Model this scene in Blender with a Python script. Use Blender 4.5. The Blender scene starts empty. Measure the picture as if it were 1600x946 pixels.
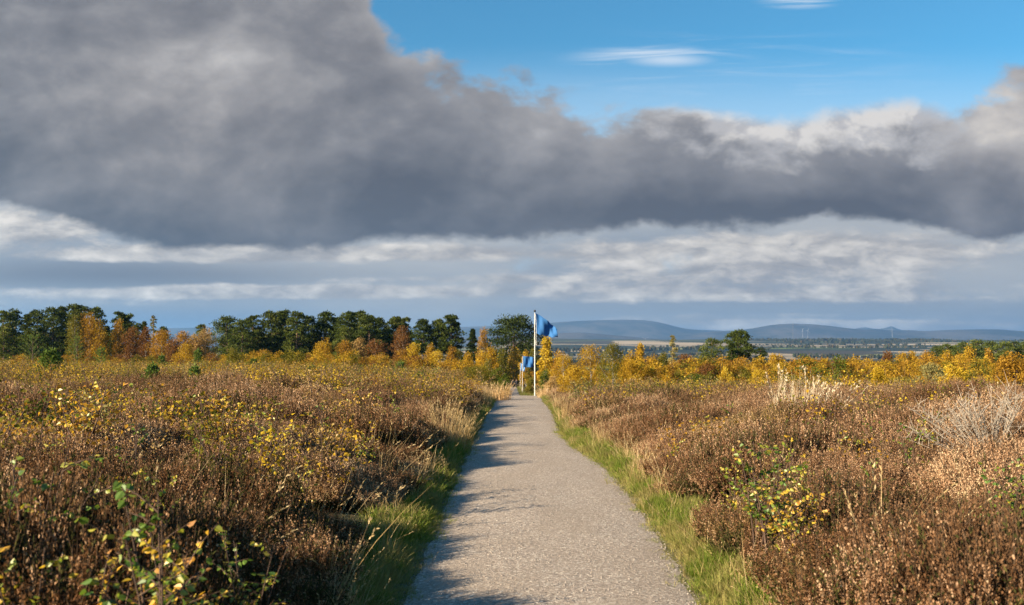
import bpy, math, random
import numpy as np
from mathutils import Vector
SC = bpy.context.scene
COL = SC.collection
R = math.radians
rng = np.random.default_rng(7)

# ---------------------------------------------------------------- camera model
F = 1556.0; CAMH = 1.65; PITCH = math.atan(72.0/1556.0)
def ray(px, py):
    cx, cy = (px-800.0)/F, (473.0-py)/F
    return cx, math.cos(PITCH)-cy*math.sin(PITCH), cy*math.cos(PITCH)+math.sin(PITCH)
def at(px, py, Y):                       # world point seen at pixel (px,py) of the 1600 px photo, Y metres ahead
    x, y, z = ray(px, py)
    return x/y*Y, Y, CAMH+z/y*Y
def uv(px, py):
    x, y, z = ray(px, py)
    return x/y, z/y

# ---------------------------------------------------------------- numpy value noise
def _h(ix, iy, s):
    n = (ix.astype(np.int64)*374761393 + iy.astype(np.int64)*668265263 + s*1442695041) & 0x7fffffff
    n = ((n ^ (n >> 13))*1274126177) & 0x7fffffff
    return ((n ^ (n >> 16)) & 0xffff)/65535.0
def vnoise(x, y, s=0):
    x = np.asarray(x, float); y = np.asarray(y, float)
    ix, iy = np.floor(x), np.floor(y); fx, fy = x-ix, y-iy
    fx = fx*fx*(3-2*fx); fy = fy*fy*(3-2*fy)
    a = _h(ix, iy, s); b = _h(ix+1, iy, s); c = _h(ix, iy+1, s); d = _h(ix+1, iy+1, s)
    return (a*(1-fx)+b*fx)*(1-fy)+(c*(1-fx)+d*fx)*fy
def fbm(x, y, s=0, o=4):
    t = 0; a = .5; n = 0
    for k in range(o):
        t = t+a*vnoise(np.asarray(x)*2**k+17.3*k, np.asarray(y)*2**k-9.1*k, s+k); n += a; a *= .5
    return t/n
def sstep(a, b, x):
    t = np.clip((x-a)/(b-a), 0, 1); return t*t*(3-2*t)

# ---------------------------------------------------------------- terrain
ZC = np.array([(-60,.6),(0,0),(30,-.6),(60,-1.2),(90,-2.9),(135,-4.45),(213,-6.6),(400,-12),(1000,-28),(2000,-42),(2700,-40),(3300,-34),(4200,-8),(5200,16),(6200,45),(7300,72),(8500,40),(11000,0),(40000,-30)])
ZL = np.array([(-60,.5),(0,.32),(30,.06),(60,-.5),(100,-1.3),(160,-2.5),(230,-3.4),(400,-12),(1000,-28),(2000,-42),(2700,-40),(3300,-34),(4200,-12),(5200,-6),(6200,5),(7300,10),(8500,10),(11000,0),(40000,-30)])
ZR = np.array([(-60,.4),(0,.30),(25,-.05),(42,-.62),(60,-1.6),(85,-2.6),(150,-4.0),(300,-7.5),(400,-12),(1000,-28),(2000,-42),(2700,-40),(3300,-34),(4200,-8),(5200,16),(6200,45),(7300,72),(8500,40),(11000,0),(40000,-30)])
PL = np.array([(-60,-.77),(6.9,-.77),(10,-.80),(14.3,-.86),(22,-.87),(35,-.92),(48,-.86),(60,-.85),(80,-.75),(110,-.6),(400,-.6)])
PR = np.array([(-60,1.33),(6.9,1.35),(9.4,1.43),(11.7,1.52),(14.3,1.55),(18.2,1.51),(20.7,1.29),(25.9,1.2),(32,1.37),(38.9,1.55),(52,1.60),(60,1.66),(70,1.4),(90,1.15),(110,1.05),(400,1.05)])
ip = lambda T, y: np.interp(y, T[:,0], T[:,1])
def pl(y): return ip(PL, y)+(fbm(y*1.3, 0*np.asarray(y), 3)-.5)*.13*sstep(200, 60, np.asarray(y, float))
def pr(y): return ip(PR, y)+(fbm(y*1.3, 0*np.asarray(y), 5)-.5)*.13*sstep(200, 60, np.asarray(y, float))
def pdist(x, y):                         # metres outside the path edge (negative on it), and side
    return np.where(x < .3, pl(y)-x, x-pr(y))
def ground(x, y):
    x = np.asarray(x, float); y = np.asarray(y, float)
    d = pdist(x, y)
    zc, zl, zr = ip(ZC, y), ip(ZL, y), ip(ZR, y)
    w = np.clip(6+y*.16, 6, 200)
    t = 1-np.exp(-np.clip(d-.12, 0, None)/w*3.2)
    z = zc+(np.where(x < .3, zl, zr)-zc)*t
    near = sstep(700, 200, y)
    z = z+near*sstep(.3, 2.2, d)*((fbm(x/3.1, y/3.1, 11, 3)-.5)*.40)
    far = sstep(300, 2500, np.abs(y)+np.abs(x)*.5)
    z = z+far*((fbm(x/900., y/900., 21, 4)-.5)*22)
    return z

# ---------------------------------------------------------------- mesh helpers
def unit(v):
    return v/np.maximum(np.linalg.norm(v, axis=-1, keepdims=True), 1e-9)
class MB:
    def __init__(s): s.v = []; s.f = []; s.m = []; s.a = []; s.n = 0; s.sm = []
    def add(s, v, q, mat=0, var=.5, smooth=False):
        v = np.asarray(v, float).reshape(-1, 3); q = np.asarray(q, int).reshape(-1, 4)
        s.v.append(v); s.f.append(q+s.n); s.n += len(v)
        k = len(q); s.m.append(np.full(k, mat, int)); s.sm.append(np.full(k, smooth, bool))
        s.a.append(np.broadcast_to(np.asarray(var, float), (k,)).copy())
    def kites(s, c, d, ln, wd, mat=0, var=.5, g=rng, fold=0.):
        n = len(c); d = unit(d)
        t = unit(np.cross(d, g.normal(size=(n, 3)))); nn = np.cross(d, t)
        ln = np.broadcast_to(ln, (n,))[:, None]; wd = np.broadcast_to(wd, (n,))[:, None]
        mid = c+d*ln*.45+nn*ln*fold
        v = np.stack([c, mid+t*wd*.5, c+d*ln, mid-t*wd*.5], 1).reshape(-1, 3)
        s.add(v, np.arange(4*n).reshape(-1, 4), mat, var)
    def leaves(s, c, d, ln, wd, mat=0, var=.5, g=rng, fold=.2):
        n = len(c); d = unit(d); t = unit(np.cross(d, g.normal(size=(n, 3)))); nn = np.cross(d, t)
        ln = np.broadcast_to(ln, (n,))[:, None]; wd = np.broadcast_to(wd, (n,))[:, None]; cu = g.uniform(-.25, .45, (n, 1))
        tip = c+d*ln+nn*ln*cu
        L1, L2 = c+d*ln*.22+t*wd*.46+nn*wd*fold, c+d*ln*.58+t*wd*.40+nn*(wd*fold+ln*cu*.4)
        R1, R2 = c+d*ln*.22-t*wd*.46+nn*wd*fold, c+d*ln*.58-t*wd*.40+nn*(wd*fold+ln*cu*.4)
        v = np.stack([c, L1, L2, tip, R2, R1], 1).reshape(-1, 3); b = np.arange(n)[:, None]*6
        s.add(v, np.concatenate([b+[0, 1, 2, 3], b+[0, 3, 4, 5]], 0), mat, np.concatenate([var, var]) if np.ndim(var) else var)
    def tube(s, P, r, k=5, mat=0, var=.5, smooth=True):
        P = np.asarray(P, float); n = len(P); r = np.broadcast_to(r, (n,))
        T = unit(np.gradient(P, axis=0)); ref = np.array([.31, .95, .05]) if abs(T[0, 2]) > .5 else np.array([0, 0, 1.])
        A = unit(np.cross(T, ref)); B = np.cross(T, A)
        a = np.arange(k)/k*2*math.pi
        v = P[:, None]+r[:, None, None]*(A[:, None]*np.cos(a)[None, :, None]+B[:, None]*np.sin(a)[None, :, None])
        v = v.reshape(-1, 3)
        i = np.arange(n-1)[:, None]*k; j = np.arange(k)[None]; j2 = (j+1) % k
        q = np.stack([i+j, i+j2, i+k+j2, i+k+j], -1).reshape(-1, 4)
        s.add(v, q, mat, var, smooth)
        if k == 4: s.add(v[-4:], [[0, 1, 2, 3]], mat, var, smooth)
    def mesh(s, name, mats):
        me = bpy.data.meshes.new(name)
        v = np.concatenate(s.v); f = np.concatenate(s.f)
        me.vertices.add(len(v)); me.vertices.foreach_set('co', v.ravel())
        me.loops.add(f.size); me.loops.foreach_set('vertex_index', f.ravel())
        me.polygons.add(len(f)); me.polygons.foreach_set('loop_start', np.arange(len(f))*4)
        me.polygons.foreach_set('loop_total', np.full(len(f), 4))
        for m in mats: me.materials.append(m)
        me.polygons.foreach_set('material_index', np.concatenate(s.m))
        at_ = me.attributes.new('var', 'FLOAT', 'FACE'); at_.data.foreach_set('value', np.concatenate(s.a))
        me.update(calc_edges=True)
        me.polygons.foreach_set('use_smooth', np.concatenate(s.sm))
        return me
def link(name, me, parent=None, label=None, cat=None, group=None, kind=None, loc=None):
    o = bpy.data.objects.new(name, me); COL.objects.link(o)
    if parent: o.parent = parent
    if loc is not None: o.location = loc
    for k, v in (('label', label), ('category', cat), ('group', group), ('kind', kind)):
        if v: o[k] = v
    return o
def thing(name, loc, label, cat, group=None, rz=0.):
    o = bpy.data.objects.new(name, None); COL.objects.link(o); o.empty_display_size = .3
    o.location = loc; o.rotation_euler.z = rz; o['label'] = label; o['category'] = cat
    if group: o['group'] = group
    return o

# ---------------------------------------------------------------- node helper
class NT:
    def __init__(s, tree): s.t = tree; s.n = tree.nodes; s.n.clear()
    def new(s, ty, **kw):
        n = s.n.new(ty)
        for k, v in kw.items(): setattr(n, k, v)
        return n
    def put(s, sock, v):
        if isinstance(v, bpy.types.NodeSocket): s.t.links.new(v, sock)
        elif v is not None: sock.default_value = v
    def m(s, op, a, b=None, c=None, clamp=False):
        n = s.new('ShaderNodeMath', operation=op, use_clamp=clamp)
        for i, v in enumerate((a, b, c)): s.put(n.inputs[i], v)
        return n.outputs[0]
    def vm(s, op, a, b=None, sc=None):
        n = s.new('ShaderNodeVectorMath', operation=op); s.put(n.inputs[0], a)
        if b is not None: s.put(n.inputs[1], b)
        if sc is not None: s.put(n.inputs[3], sc)
        return n.outputs['Value' if op in ('LENGTH', 'DOT_PRODUCT') else 'Vector']
    def mix(s, f, a, b, mode='MIX'):
        n = s.new('ShaderNodeMix', data_type='RGBA', blend_type=mode)
        s.put(n.inputs[0], f)
        for i, v in ((6, a), (7, b)):
            s.put(n.inputs[i], v if not isinstance(v, tuple) or len(v) == 4 else v+(1,))
        return n.outputs[2]
    def noise(s, vec, scale, det=5, rough=.5, out=0, dist=0.):
        n = s.new('ShaderNodeTexNoise'); s.put(n.inputs['Vector'], vec)
        n.inputs['Scale'].default_value = scale; n.inputs['Detail'].default_value = det
        n.inputs['Roughness'].default_value = rough; n.inputs['Distortion'].default_value = dist
        return n.outputs[out]
    def ss(s, a, b, x):
        n = s.new('ShaderNodeMapRange', interpolation_type='SMOOTHSTEP')
        s.put(n.inputs[0], x); s.put(n.inputs[1], a); s.put(n.inputs[2], b)
        return n.outputs[0]
    def ramp(s, f, stops, interp='LINEAR'):
        n = s.new('ShaderNodeValToRGB'); s.put(n.inputs[0], f); e = n.color_ramp.elements; n.color_ramp.interpolation = interp
        while len(e) < len(stops): e.new(.5)
        for el, (p, c) in zip(e, stops): el.position = p; el.color = tuple(c)+(1,)
        return n.outputs[0]
    def xyz(s, v):
        n = s.new('ShaderNodeSeparateXYZ'); s.put(n.inputs[0], v); return n.outputs
    def com(s, x, y, z=0.):
        n = s.new('ShaderNodeCombineXYZ')
        for i, v in enumerate((x, y, z)): s.put(n.inputs[i], v)
        return n.outputs[0]
    def attr(s, name, out='Fac'):
        n = s.new('ShaderNodeAttribute', attribute_name=name); return n.outputs[out]

def mat_new(name):
    m = bpy.data.materials.new(name); m.use_nodes = True; return m, NT(m.node_tree)
def leaf_mat(name, stops, trans=.3, patch=None, rnd=.25, gloss=0., patch_scale=.35):
    """colour by per-leaf attribute; a slow world-space noise shifts whole patches of plants towards another hue"""
    m, t = mat_new(name)
    geo = t.new('ShaderNodeNewGeometry').outputs['Position']
    info = t.new('ShaderNodeObjectInfo').outputs['Random']
    f = t.m('ADD', t.attr('var'), t.m('MULTIPLY', t.m('SUBTRACT', info, .5), rnd), clamp=True)
    c = t.ramp(f, stops)
    if patch:
        n = t.noise(geo, patch_scale, 3, .6)
        for lo, hi, colr, k in patch:
            c = t.mix(t.m('MULTIPLY', t.ss(lo, hi, n), k), c, colr)
    d = t.new('ShaderNodeBsdfDiffuse'); t.put(d.inputs[0], c)
    tr = t.new('ShaderNodeBsdfTranslucent'); t.put(tr.inputs[0], t.mix(.6, c, t.mix(1., c, (1.25, 1.1, .5), 'MULTIPLY')))
    mx = t.new('ShaderNodeMixShader'); mx.inputs[0].default_value = trans
    t.t.links.new(d.outputs[0], mx.inputs[1]); t.t.links.new(tr.outputs[0], mx.inputs[2])
    out = mx.outputs[0]
    if gloss:
        g = t.new('ShaderNodeBsdfGlossy'); g.inputs['Roughness'].default_value = .45
        m2 = t.new('ShaderNodeMixShader'); m2.inputs[0].default_value = gloss
        t.t.links.new(out, m2.inputs[1]); t.t.links.new(g.outputs[0], m2.inputs[2]); out = m2.outputs[0]
    o = t.new('ShaderNodeOutputMaterial'); t.t.links.new(out, o.inputs[0])
    return m
def plain(name, col, rough=.7, noise=0., scale=8., spec=.3, col2=None, bump=0., trans=0.):
    m, t = mat_new(name)
    b = t.new('ShaderNodeBsdfPrincipled'); b.inputs['Roughness'].default_value = rough
    b.inputs['Specular IOR Level'].default_value = spec
    co = t.new('ShaderNodeTexCoord').outputs['Object']
    n = t.noise(co, scale, 5, .6)
    c = t.mix(t.ss(.35, .65, n), col, col2 or tuple(x*(1-noise) for x in col))
    t.put(b.inputs['Base Color'], c)
    if bump:
        bp = t.new('ShaderNodeBump'); bp.inputs['Strength'].default_value = bump; t.put(bp.inputs['Height'], n)
        t.t.links.new(bp.outputs[0], b.inputs['Normal'])
    out = b.outputs[0]
    if trans:
        tr = t.new('ShaderNodeBsdfTranslucent'); t.put(tr.inputs[0], c); mx = t.new('ShaderNodeMixShader'); mx.inputs[0].default_value = trans
        t.t.links.new(out, mx.inputs[1]); t.t.links.new(tr.outputs[0], mx.inputs[2]); out = mx.outputs[0]
    o = t.new('ShaderNodeOutputMaterial'); t.t.links.new(out, o.inputs[0])
    return m

# ---------------------------------------------------------------- scatter (ground cover only)
def proto_collection(name, meshes):
    c = bpy.data.collections.new(name)
    for i, me in enumerate(meshes):
        o = bpy.data.objects.new('%s_%02d' % (name, i), me); c.objects.link(o)
    return c
def scatter(name, pts, rots, scl, idx, coll, label, cat):
    me = bpy.data.meshes.new(name); n = len(pts)
    me.vertices.add(n); me.vertices.foreach_set('co', np.asarray(pts, float).ravel())
    for nm, ty, key, arr in (('rot', 'FLOAT_VECTOR', 'vector', rots), ('scl', 'FLOAT_VECTOR', 'vector', scl), ('pick', 'INT', 'value', idx)):
        a = me.attributes.new(nm, ty, 'POINT'); a.data.foreach_set(key, np.asarray(arr).ravel())
    o = link(name, me, label=label, cat=cat, kind='stuff')
    g = bpy.data.node_groups.new(name+'_nodes', 'GeometryNodeTree')
    g.interface.new_socket('Geometry', in_out='INPUT', socket_type='NodeSocketGeometry')
    g.interface.new_socket('Geometry', in_out='OUTPUT', socket_type='NodeSocketGeometry')
    N = g.nodes; i = N.new('NodeGroupInput'); ou = N.new('NodeGroupOutput')
    ci = N.new('GeometryNodeCollectionInfo'); ci.inputs['Collection'].default_value = coll
    ci.inputs['Separate Children'].default_value = True; ci.inputs['Reset Children'].default_value = True
    ins = N.new('GeometryNodeInstanceOnPoints'); ins.inputs['Pick Instance'].default_value = True
    def na(nm, ty):
        a = N.new('GeometryNodeInputNamedAttribute'); a.data_type = ty; a.inputs[0].default_value = nm; return a.outputs[0]
    L = g.links.new
    L(i.outputs[0], ins.inputs['Points']); L(ci.outputs[0], ins.inputs['Instance'])
    L(na('pick', 'INT'), ins.inputs['Instance Index']); L(na('scl', 'FLOAT_VECTOR'), ins.inputs['Scale'])
    e2r = N.new('FunctionNodeEulerToRotation'); L(na('rot', 'FLOAT_VECTOR'), e2r.inputs[0]); L(e2r.outputs[0], ins.inputs['Rotation'])
    L(ins.outputs[0], ou.inputs[0])
    md = o.modifiers.new('scatter', 'NODES'); md.node_group = g
    return o
# ================================================================= render set-up, camera, sun, sky
SC.render.resolution_x, SC.render.resolution_y = 1024, 605
SC.view_settings.view_transform = 'Standard'; SC.view_settings.look = 'None'
SC.view_settings.exposure = 1.7; SC.view_settings.gamma = 1.0
cy = SC.cycles
cy.max_bounces = 5; cy.diffuse_bounces = 3; cy.glossy_bounces = 1; cy.transmission_bounces = 3; cy.volume_bounces = 0
cy.transparent_max_bounces = 8; cy.use_denoising = True; cy.denoising_input_passes = 'RGB_ALBEDO_NORMAL'; cy.denoising_prefilter = 'ACCURATE'; cy.caustics_reflective = False; cy.caustics_refractive = False
cy.sample_clamp_indirect = 4.0
cam = bpy.data.cameras.new('camera'); co = bpy.data.objects.new('camera', cam); COL.objects.link(co)
cam.sensor_width = 36.0; cam.lens = 36.0*F/1600.0; cam.clip_end = 90000; cam.clip_start = .1
co.location = (0, 0, CAMH); co.rotation_euler = (math.pi/2+PITCH, 0, 0)
cam.dof.use_dof = True; cam.dof.focus_distance = 14.0; cam.dof.aperture_fstop = 3.2
SC.camera = co

SUN_EL = R(21.5); sx, sy = -.86, -.50
SUN_AZ = math.atan2(sx, sy)
sv = Vector((math.sin(SUN_AZ)*math.cos(SUN_EL), math.cos(SUN_AZ)*math.cos(SUN_EL), math.sin(SUN_EL)))
sl = bpy.data.lights.new('sun', 'SUN'); sl.energy = 5.0; sl.angle = R(.5); sl.color = (1, .83, .58)
so = bpy.data.objects.new('sun', sl); COL.objects.link(so); so.rotation_euler = (-sv).to_track_quat('-Z', 'Y').to_euler(); so.location = (-30, -10, 30)

W = bpy.data.worlds.new('World'); SC.world = W; W.use_nodes = True
t = NT(W.node_tree)
dirv = t.vm('NORMALIZE', t.new('ShaderNodeTexCoord').outputs['Generated'])
dx, dy, dz = t.xyz(dirv)
yy = t.m('MAXIMUM', dy, .15)
U = t.m('DIVIDE', dx, yy); V = t.m('DIVIDE', dz, yy)
P = t.com(U, V, 0.)
def edge(pts):                           # outline of a cloud bank: elevation as a function of bearing
    n = t.new('ShaderNodeFloatCurve'); c = n.mapping.curves[0]
    q = [((uv(x, y)[0]+.8)/1.6, (uv(x, y)[1]+.1)/.8) for x, y in pts]
    while len(c.points) < len(q): c.points.new(.5, .5)
    for p, (a, b) in zip(c.points, q): p.location = (min(max(a, 0), 1), min(max(b, 0), 1))
    n.mapping.update()
    t.put(n.inputs['Value'], t.m('DIVIDE', t.m('ADD', U, .8), 1.6))
    return t.m('SUBTRACT', t.m('MULTIPLY', n.outputs[0], .8), .1)
def spot(px, py, rx, ry):                # soft patch in the sky, 1 in the middle
    u0, v0 = uv(px, py)
    a = t.m('DIVIDE', t.m('SUBTRACT', U, u0), rx/F); b = t.m('DIVIDE', t.m('SUBTRACT', V, v0), ry/F)
    return t.ss(1., 0., t.m('SQRT', t.m('ADD', t.m('MULTIPLY', a, a), t.m('MULTIPLY', b, b))))
def sc_(x, y, ox=0., oy=0.):
    return t.com(t.m('MULTIPLY_ADD', U, x, ox), t.m('MULTIPLY_ADD', V, y, oy), 0.)
sky = t.new('ShaderNodeTexSky', sky_type='NISHITA'); sky.sun_disc = False
sky.sun_elevation = SUN_EL; sky.sun_rotation = SUN_AZ; sky.altitude = 150; sky.air_density = 1.; sky.dust_density = .4; sky.ozone_density = 2.5
skyc = t.mix(1., sky.outputs[0], (.090, .090, .090), 'MULTIPLY')
skyc = t.mix(1., skyc, (.66, 1.48, 1.66), 'MULTIPLY')
# thin high cloud
ci = t.noise(sc_(5.0, 60., .4, .25), 1., 8, .62, dist=.8)
cir = t.m('MULTIPLY', t.m('MULTIPLY', t.ss(.38, .66, ci), spot(1030, 93, 190, 30)), 1.0)
cir = t.m('MAXIMUM', cir, t.m('MULTIPLY', spot(1045, 94, 90, 15), .55))
cir2 = t.m('MULTIPLY', t.ss(.45, .75, ci), .30)
cirm = t.m('MAXIMUM', t.m('MAXIMUM', cir, t.m('MULTIPLY', cir2, spot(1150, 110, 420, 90))), t.m('MULTIPLY', t.ss(.4, .6, ci), t.m('MULTIPLY', spot(1245, 4, 80, 14), .6)))
c = t.mix(cirm, skyc, (.86, .90, .95))
# pale wash of thin cloud low on the blue
c = t.mix(t.m('MULTIPLY', t.ss(uv(800, 60)[1], uv(800, 210)[1], V), .42), c, (.66, .80, .93))
# shared billow noise, warped
wn = t.noise(P, 5., 3, .5, out=1)
PW = t.vm('ADD', t.vm('MULTIPLY', P, (1., 1.5, 1.)), t.vm('SCALE', t.vm('SUBTRACT', wn, (.5, .5, .5)), sc=.07))
def bil(scale, det=8, rough=.55, off=(0, 0, 0)):
    return t.noise(t.vm('ADD', PW, off), scale, det, rough)
nb = bil(9., 10, .60); nb2 = bil(9., 10, .60, (-.016, .020, 0))
relief = t.m('SUBTRACT', nb, nb2)
nc = bil(4.2, 6, .5, (5., 4., 0)); nc2 = bil(4.2, 6, .5, (5.-.035, 4.+.045, 0)); relief2 = t.m('SUBTRACT', nc, nc2)
nL = bil(3.2, 4, .5, (3., 1., 0)); nS = bil(26., 7, .6, (7., 2., 0))
# ---- low cloud deck under the bank, long flat bars towards the horizon
lw = t.vm('SCALE', t.vm('SUBTRACT', t.noise(sc_(6., 16.), 1., 4, .55, out=1), (.5, .5, .5)), sc=1.)
def scw(x, y, ox=0., oy=0., k=.5):
    return t.vm('ADD', sc_(x, y, ox, oy), t.vm('SCALE', lw, sc=k))
bars = t.noise(sc_(2.4, 21., 4.3, 1.7), 1., 8, .62, dist=.35)
puff = t.noise(scw(11., 27., 1.3, 5., .9), 1., 9, .62); puff2 = t.noise(scw(11., 27., 1.3-.12, 5.+.24, .9), 1., 9, .62)
prel = t.m('SUBTRACT', puff, puff2)
dk = t.m('ADD', t.m('ADD', t.m('MULTIPLY', bars, .55), t.m('MULTIPLY', puff, .45)), -.01)
for (px, py, rx, ry, k) in ((380, 397, 660, 22, .28), (460, 457, 620, 17, .36), (900, 470, 300, 14, .16), (1150, 492, 300, 9, .12), (500, 428, 420, 12, -.14), (150, 428, 470, 22, -.30), (1180, 415, 520, 62, .20), (1350, 385, 520, 40, .14), (60, 362, 170, 44, .2), (1300, 455, 460, 26, .14), (700, 432, 260, 14, .12),
                            (700, 395, 400, 24, .12), (820, 440, 200, 20, .10), (1480, 400, 260, 60, .06), (300, 500, 700, 30, -.22), (1000, 480, 900, 26, -.14), (1350, 508, 460, 13, .34), (1380, 470, 380, 16, .16), (1020, 500, 260, 10, .14), (900, 512, 160, 8, .16)):
    dk = t.m('ADD', dk, t.m('MULTIPLY', spot(px, py, rx, ry), k))
lowgrey = t.mix(t.ss(.35, .62, t.noise(sc_(3., 12., 9., 2.), 1., 4, .5)), (.31, .345, .39), (.46, .47, .475))
lowgrey = t.mix(t.m('MULTIPLY', spot(150, 430, 620, 42), .9), lowgrey, (.165, .168, .192))
lowgrey = t.mix(t.m('MULTIPLY', spot(200, 505, 560, 34), .8), lowgrey, (.12, .20, .34))
cream = t.ramp(t.m('ADD', t.m('MULTIPLY_ADD', prel, 1.5, .5), t.m('MULTIPLY', t.m('SUBTRACT', puff, .5), .7)), [(0, (.28, .275, .28)), (.38, (.43, .41, .395)), (.68, (.68, .635, .575)), (1, (.95, .88, .79))])
low = t.mix(t.ss(.48, .66, dk), lowgrey, cream)
low = t.mix(t.m('MULTIPLY', t.m('MULTIPLY', t.ss(.58, .70, bil(12., 5, .5, (2., 9., 0))), spot(930, 410, 260, 34)), .8), low, (.42, .62, .78))
lowtop = edge([(-400, 300), (300, 300), (700, 330), (1000, 330), (1600, 300), (2000, 300)])
c = t.mix(t.ss(-.02, .03, t.m('SUBTRACT', lowtop, V)), c, low)
# ---- sunlit cloud tops behind the bank, right half
ct = edge([(-400, 300), (780, 260), (960, 205), (1020, 178), (1100, 172), (1200, 176), (1300, 168), (1380, 158), (1450, 164), (1500, 178), (1600, 200), (2000, 220)])
cm = t.ss(-.006, .016, t.m('ADD', t.m('SUBTRACT', ct, V), t.m('MULTIPLY', t.m('SUBTRACT', nb, .5), .05)))
cm = t.m('MULTIPLY', cm, t.ss(uv(800, 300)[1], uv(800, 260)[1], V)) if False else cm
c = t.mix(t.m('MULTIPLY', cm, .95), c, t.mix(t.ss(-.05, .06, relief), (.50, .47, .46), (.74, .69, .64)))
# put the low deck back in front below the bank
c = t.mix(t.ss(-.015, .02, t.m('SUBTRACT', lowtop, V)), c, low)
# ---- the big grey bank
top = edge([(-480, -540), (100, -530), (480, -330), (575, -50), (600, 10), (640, 60), (720, 108), (850, 138), (1000, 182), (1100, 208), (1250, 212), (1380, 205), (1480, 185), (1525, 128), (1600, 102), (2000, 60)])
bot = edge([(-480, 320), (-100, 322), (0, 326), (90, 345), (180, 376), (420, 392), (660, 384), (870, 374), (1100, 356), (1300, 346), (1400, 352), (1500, 370), (1600, 376), (2000, 380)])
td = t.m('ADD', t.m('SUBTRACT', top, V), t.m('ADD', t.m('MULTIPLY', t.m('SUBTRACT', nb, .5), .17), t.m('MULTIPLY', t.m('SUBTRACT', nS, .5), .06)))
bd = t.m('ADD', t.m('SUBTRACT', V, bot), t.m('ADD', t.m('MULTIPLY', t.m('SUBTRACT', nb, .5), .042), t.m('MULTIPLY', t.m('SUBTRACT', nS, .5), .024)))
bm = t.m('MULTIPLY', t.ss(-.006, .028, td), t.ss(-.003, .010, bd))
hgt = t.m('SUBTRACT', V, bot)
br = t.m('ADD', t.m('MULTIPLY', t.ss(-.005, .12, hgt), .42), .06)
br = t.m('ADD', br, t.m('MULTIPLY', t.m('SUBTRACT', nL, .5), 1.0))
br = t.m('ADD', br, t.m('ADD', t.m('MULTIPLY', relief, .85), t.m('MULTIPLY', relief2, 1.05)))
br = t.m('ADD', br, t.m('MULTIPLY', t.m('SUBTRACT', nS, .5), .12))
for (px, py, rx, ry, k) in ((335, 75, 290, 130, .24), (385, 95, 150, 60, .05), (90, 200, 160, 60, .08), (850, 190, 200, 60, .08), (1200, 270, 480, 90, .13), (1570, 180, 160, 120, .22), (470, 355, 130, 60, .16), (30, 300, 120, 60, .12), (560, 20, 140, 90, .10),
                            (700, 300, 420, 110, -.13), (120, 230, 230, 110, -.05), (480, 40, 110, 60, -.10), (1150, 330, 700, 34, -.12), (110, 30, 200, 70, -.06)):
    br = t.m('ADD', br, t.m('MULTIPLY', spot(px, py, rx, ry), k))
br = t.m('ADD', br, t.m('MULTIPLY', t.ss(.07, .0, td), t.ss(.05, .2, hgt, ) if False else .16))
bank = t.ramp(br, [(0, (.100, .100, .117)), (.22, (.152, .150, .165)), (.45, (.228, .222, .234)), (.66, (.335, .322, .325)), (.85, (.47, .455, .45)), (1, (.66, .63, .59))])
bank = t.mix(t.m('MULTIPLY', t.m('ADD', spot(250, 250, 520, 300), spot(1600, 190, 240, 160)), .45), bank, t.mix(1., bank, (1.06, .98, .90), 'MULTIPLY'))
c = t.mix(bm, c, bank)
c = t.mix(t.ss(.0, -.03, V), c, (.16, .20, .26))
bg = t.new('ShaderNodeBackground'); t.put(bg.inputs[0], c); bg.inputs[1].default_value = 0.325
wo = t.new('ShaderNodeOutputWorld'); t.t.links.new(bg.outputs[0], wo.inputs[0])
W.cycles.sampling_method = 'MANUAL'; W.cycles.sample_map_resolution = 512
# ================================================================= ground, path, hills
def geom(a, b, r):
    out = [a]; 
    while out[-1] < b: out.append(out[-1]*r)
    return out
xs = [0.0]+list(np.arange(.2, 4.0, .2))+geom(4., 40000, 1.07)
xs = np.array(sorted([-v for v in xs[1:]]+xs))
ys = np.array([-v for v in reversed(geom(3., 2000, 1.5))]+list(np.arange(-2, 30, .3))+list(np.arange(30, 80, .8))+geom(80, 45000, 1.03))
X, Y = np.meshgrid(xs, ys); Z = ground(X, Y)
mb = MB(); nx, ny = len(xs), len(ys)
ii = np.arange(ny-1)[:, None]*nx+np.arange(nx-1)[None]
xc, yc = (X[:-1, :-1]+X[1:, 1:])/2, (Y[:-1, :-1]+Y[1:, 1:])/2
vg = sstep(1.15, .55, pdist(xc, yc))*sstep(400, 200, np.abs(yc))
mb.add(np.stack([X, Y, Z], -1), np.stack([ii, ii+1, ii+nx+1, ii+nx], -1), 0, vg.ravel(), True)
m, t = mat_new('moor_soil')
pos = t.new('ShaderNodeNewGeometry').outputs['Position']; gx, gy, gz = t.xyz(pos)
n1 = t.noise(pos, 1.3, 6, .6); n2 = t.noise(pos, 30., 5, .6)
near = t.mix(t.ss(.35, .65, n1), (.030, .022, .013), (.055, .050, .020))
near = t.mix(t.ss(.45, .6, n2), near, (.075, .055, .030))
near = t.mix(t.m('MULTIPLY', t.attr('var'), .85), near, t.mix(t.ss(.4, .6, n2), (.10, .105, .035), (.20, .165, .10)))
vor = t.new('ShaderNodeTexVoronoi'); vor.inputs['Scale'].default_value = 1.0
wp = t.vm('ADD', pos, t.vm('SCALE', t.vm('SUBTRACT', t.noise(pos, .0012, 3, .5, out=1), (.5, .5, .5)), sc=500.))
t.put(vor.inputs['Vector'], t.com(t.m('MULTIPLY', t.xyz(wp)[0], 1/620.), t.m('MULTIPLY', t.xyz(wp)[1], 1/520.), 0.))
fld = t.ramp(t.m('FRACT', t.m('MULTIPLY', t.xyz(vor.outputs['Color'])[0], 1.)), [(0, (.34, .27, .19)), (.20, (.26, .21, .15)), (.36, (.12, .16, .055)), (.5, (.19, .20, .09)), (.62, (.38, .32, .24)), (.76, (.025, .035, .022)), (.9, (.05, .045, .035))], 'CONSTANT')
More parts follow.
